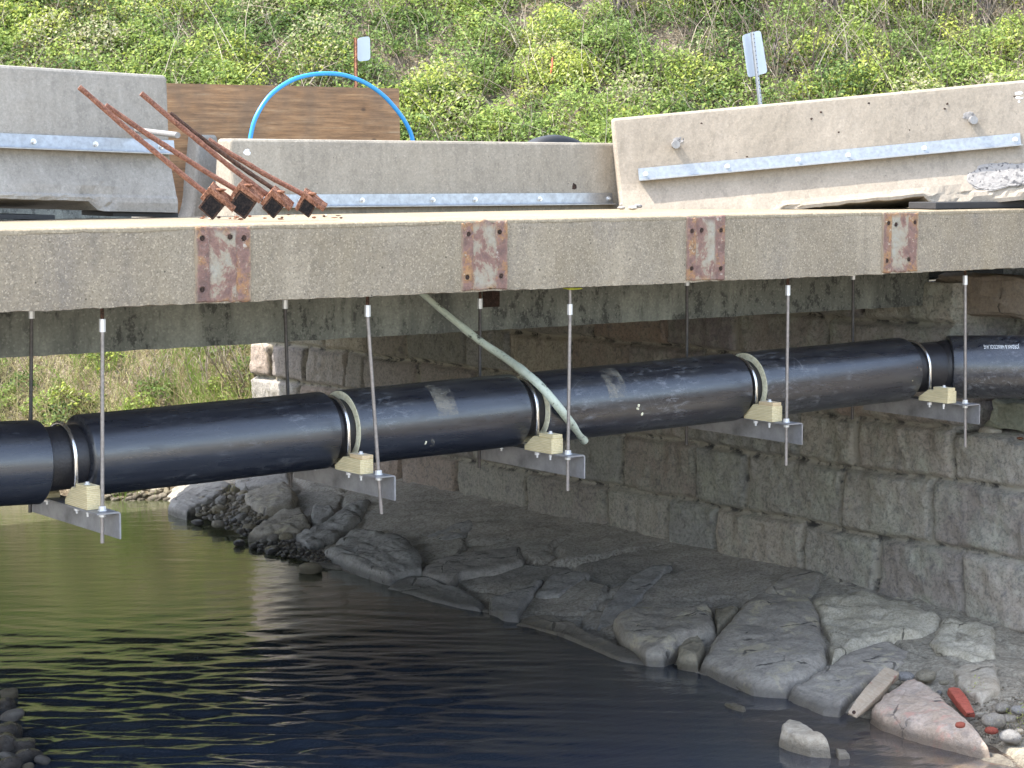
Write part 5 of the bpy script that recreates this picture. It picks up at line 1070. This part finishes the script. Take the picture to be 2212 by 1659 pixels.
# distinct saplings seen in the gap beside the wall corner, and at the hilltop
def sapling(name, base, h, lean, label, m, n=5, seed=0, group=None, rad=.012, leaves=0):
    rnd = random.Random(seed); root = thing(name, label, 'sapling' if not leaves else 'shrub', tuple(base), group); mb = MB()
    base = Vector(base); tips = []
    for k in range(n):
        d = (Vector(lean)+Vector((rnd.uniform(-.35, .35), rnd.uniform(-.35, .35), 1))).normalized(); hh_ = h*rnd.uniform(.6, 1); p = base+Vector((rnd.uniform(-.08, .08), rnd.uniform(-.08, .08), -.05)); pts = [p]
        for j in range(7): d = (d+Vector((rnd.uniform(-.12, .12), rnd.uniform(-.12, .12), 0))).normalized(); p = p+d*hh_/7; pts.append(p)
        mb.tube(pts, [rad*(1-.11*j) for j in range(8)], 6); tips += pts[3:]
        for b in range(5):
            s_ = rnd.choice(pts[2:]); q_ = (d+Vector((rnd.uniform(-1, 1), rnd.uniform(-1, 1), rnd.uniform(-.1, .6)))).normalized(); e_ = s_+q_*hh_*rnd.uniform(.15, .35); mb.tube([s_, s_.lerp(e_, .5)+Vector((0, 0, .01)), e_], [rad*.4, rad*.3, rad*.15], 5); tips.append(e_)
    mb.build('stems', m, root, smooth=True)
    if leaves:
        rg = np.random.default_rng(seed); T_ = np.array([t_[:] for t_ in tips]); C = T_[rg.integers(0, len(T_), leaves)]+rg.normal(size=(leaves, 3))*.10*min(1, h*1.8)
        V, Fc, ta = leaf_cloud(C, rg.uniform(.05, .1, leaves)*min(1, h*1.6), np.clip(.80+rg.normal(size=leaves)*.05, 0, .87)); mesh('foliage', V, Fc, m_leaf, root, attrs={'tint': ta})
    return root
n = N('grey_brown_bark'); f = n.noise(30, 4, .7, n.map((1, 1, .3))); m_bark = n.out(n.mix(f, (.06, .05, .045), (.22, .18, .15)), .9, 0, n.bump(f, .5, .006))
n = N('pale_bark'); f = n.noise(30, 4, .7); m_bark2 = n.out(n.mix(f, (.20, .16, .12), (.38, .33, .27)), .9)
for i, (x, y, h, ln, lb) in enumerate([(548, 860, 1.5, (-.35, .25, 0), 'bare brown sapling stems just left of the wall corner'), (505, 845, 1.2, (-.4, .2, 0), 'thin bare stems leaning left on the far bank'), (440, 850, .9, (-.2, .1, 0), 'low bare twigs in the middle of the bank opening'), (330, 840, .7, (.3, 0, 0), 'short bare twigs on the left part of the bank')]):
    sapling('bare_sapling', groundhit(x, y, 26, 45), h, ln, lb, m_bark2, 6, i+3, None, .011)
for i, (x, y, h, lb) in enumerate([(1790, 60, 2.2, 'slim grey trunked sapling at the top of the hillside'), (1600, 40, 1.8, 'brown branching sapling above the leaning sign'), (2120, 70, 2.2, 'bare tangled sapling near the top right corner'), (1330, 60, 1.4, 'bare branched bush on the middle of the hillside'), (1665, 190, .9, 'dark stemmed bush right of the leaning sign')]):
    sapling('hillside_sapling', groundhit(x, y, 30, 60), h, (.1, -.1, 0), lb, m_bark, 9, i+23, None, .034)
for i, (x, y, h, lb) in enumerate([(1885, 180, .7, 'yellow green shrub just above the right barrier'), (1740, 215, .55, 'low yellow shrub touching the barrier top'), (2170, 130, .8, 'bright yellow green shrub at the right edge'), (2060, 110, .7, 'yellow green shrub left of the right edge shrub'), (1480, 30, .9, 'yellow green shrub high on the hill'), (215, 75, .6, 'small yellow green shrub at the upper left')]):
    sapling('bright_shrub', groundhit(x, y+15, 30, 60), h, (0, 0, 0), lb, m_bark, 6, i+43, None, .012, 620)
a = groundhit(-40, 30, 30, 60); b = groundhit(80, 22, 30, 60); up_ = Vector((0, 0, .55))
mb = MB(); mb.tube([a+up_, a.lerp(b, .4)+up_+Vector((0, 0, .12)), a.lerp(b, .75)+up_+Vector((0, 0, .13)), b+up_-Vector((0, 0, .05)), b+up_-Vector((0, 0, .3))], [.12, .11, .10, .09, .07], 14); o = mb.build('fallen_log', m_bark, smooth=True); tag(o, 'dark fallen log in the top left corner', 'log')
p = groundhit(1190, 185, 30, 60)+Vector((-.2, -.3, .35)); mb = MB(); mb.tube([p+Vector((-.03, 0, -.16)), p, p+Vector((.01, 0, .14))], [.008, .02, .008], 6); o = mb.build('orange_ribbon', m_orange); tag(o, 'small orange marker ribbon tied in the brush', 'ribbon')
# small weeds on the shore stones
for i, (x, y, lb) in enumerate([(505, 1062, 'tiny green weed among the dry cobbles'), (2110, 1500, 'small green sprout at the foot of the wall right corner'), (2200, 1560, 'tuft of thin grass at the right edge')]):
    sapling('small_weed', onslope(x, y, .06), .16, (0, 0, 0), lb, m_grass, 5, i+70, None, .003, 40)
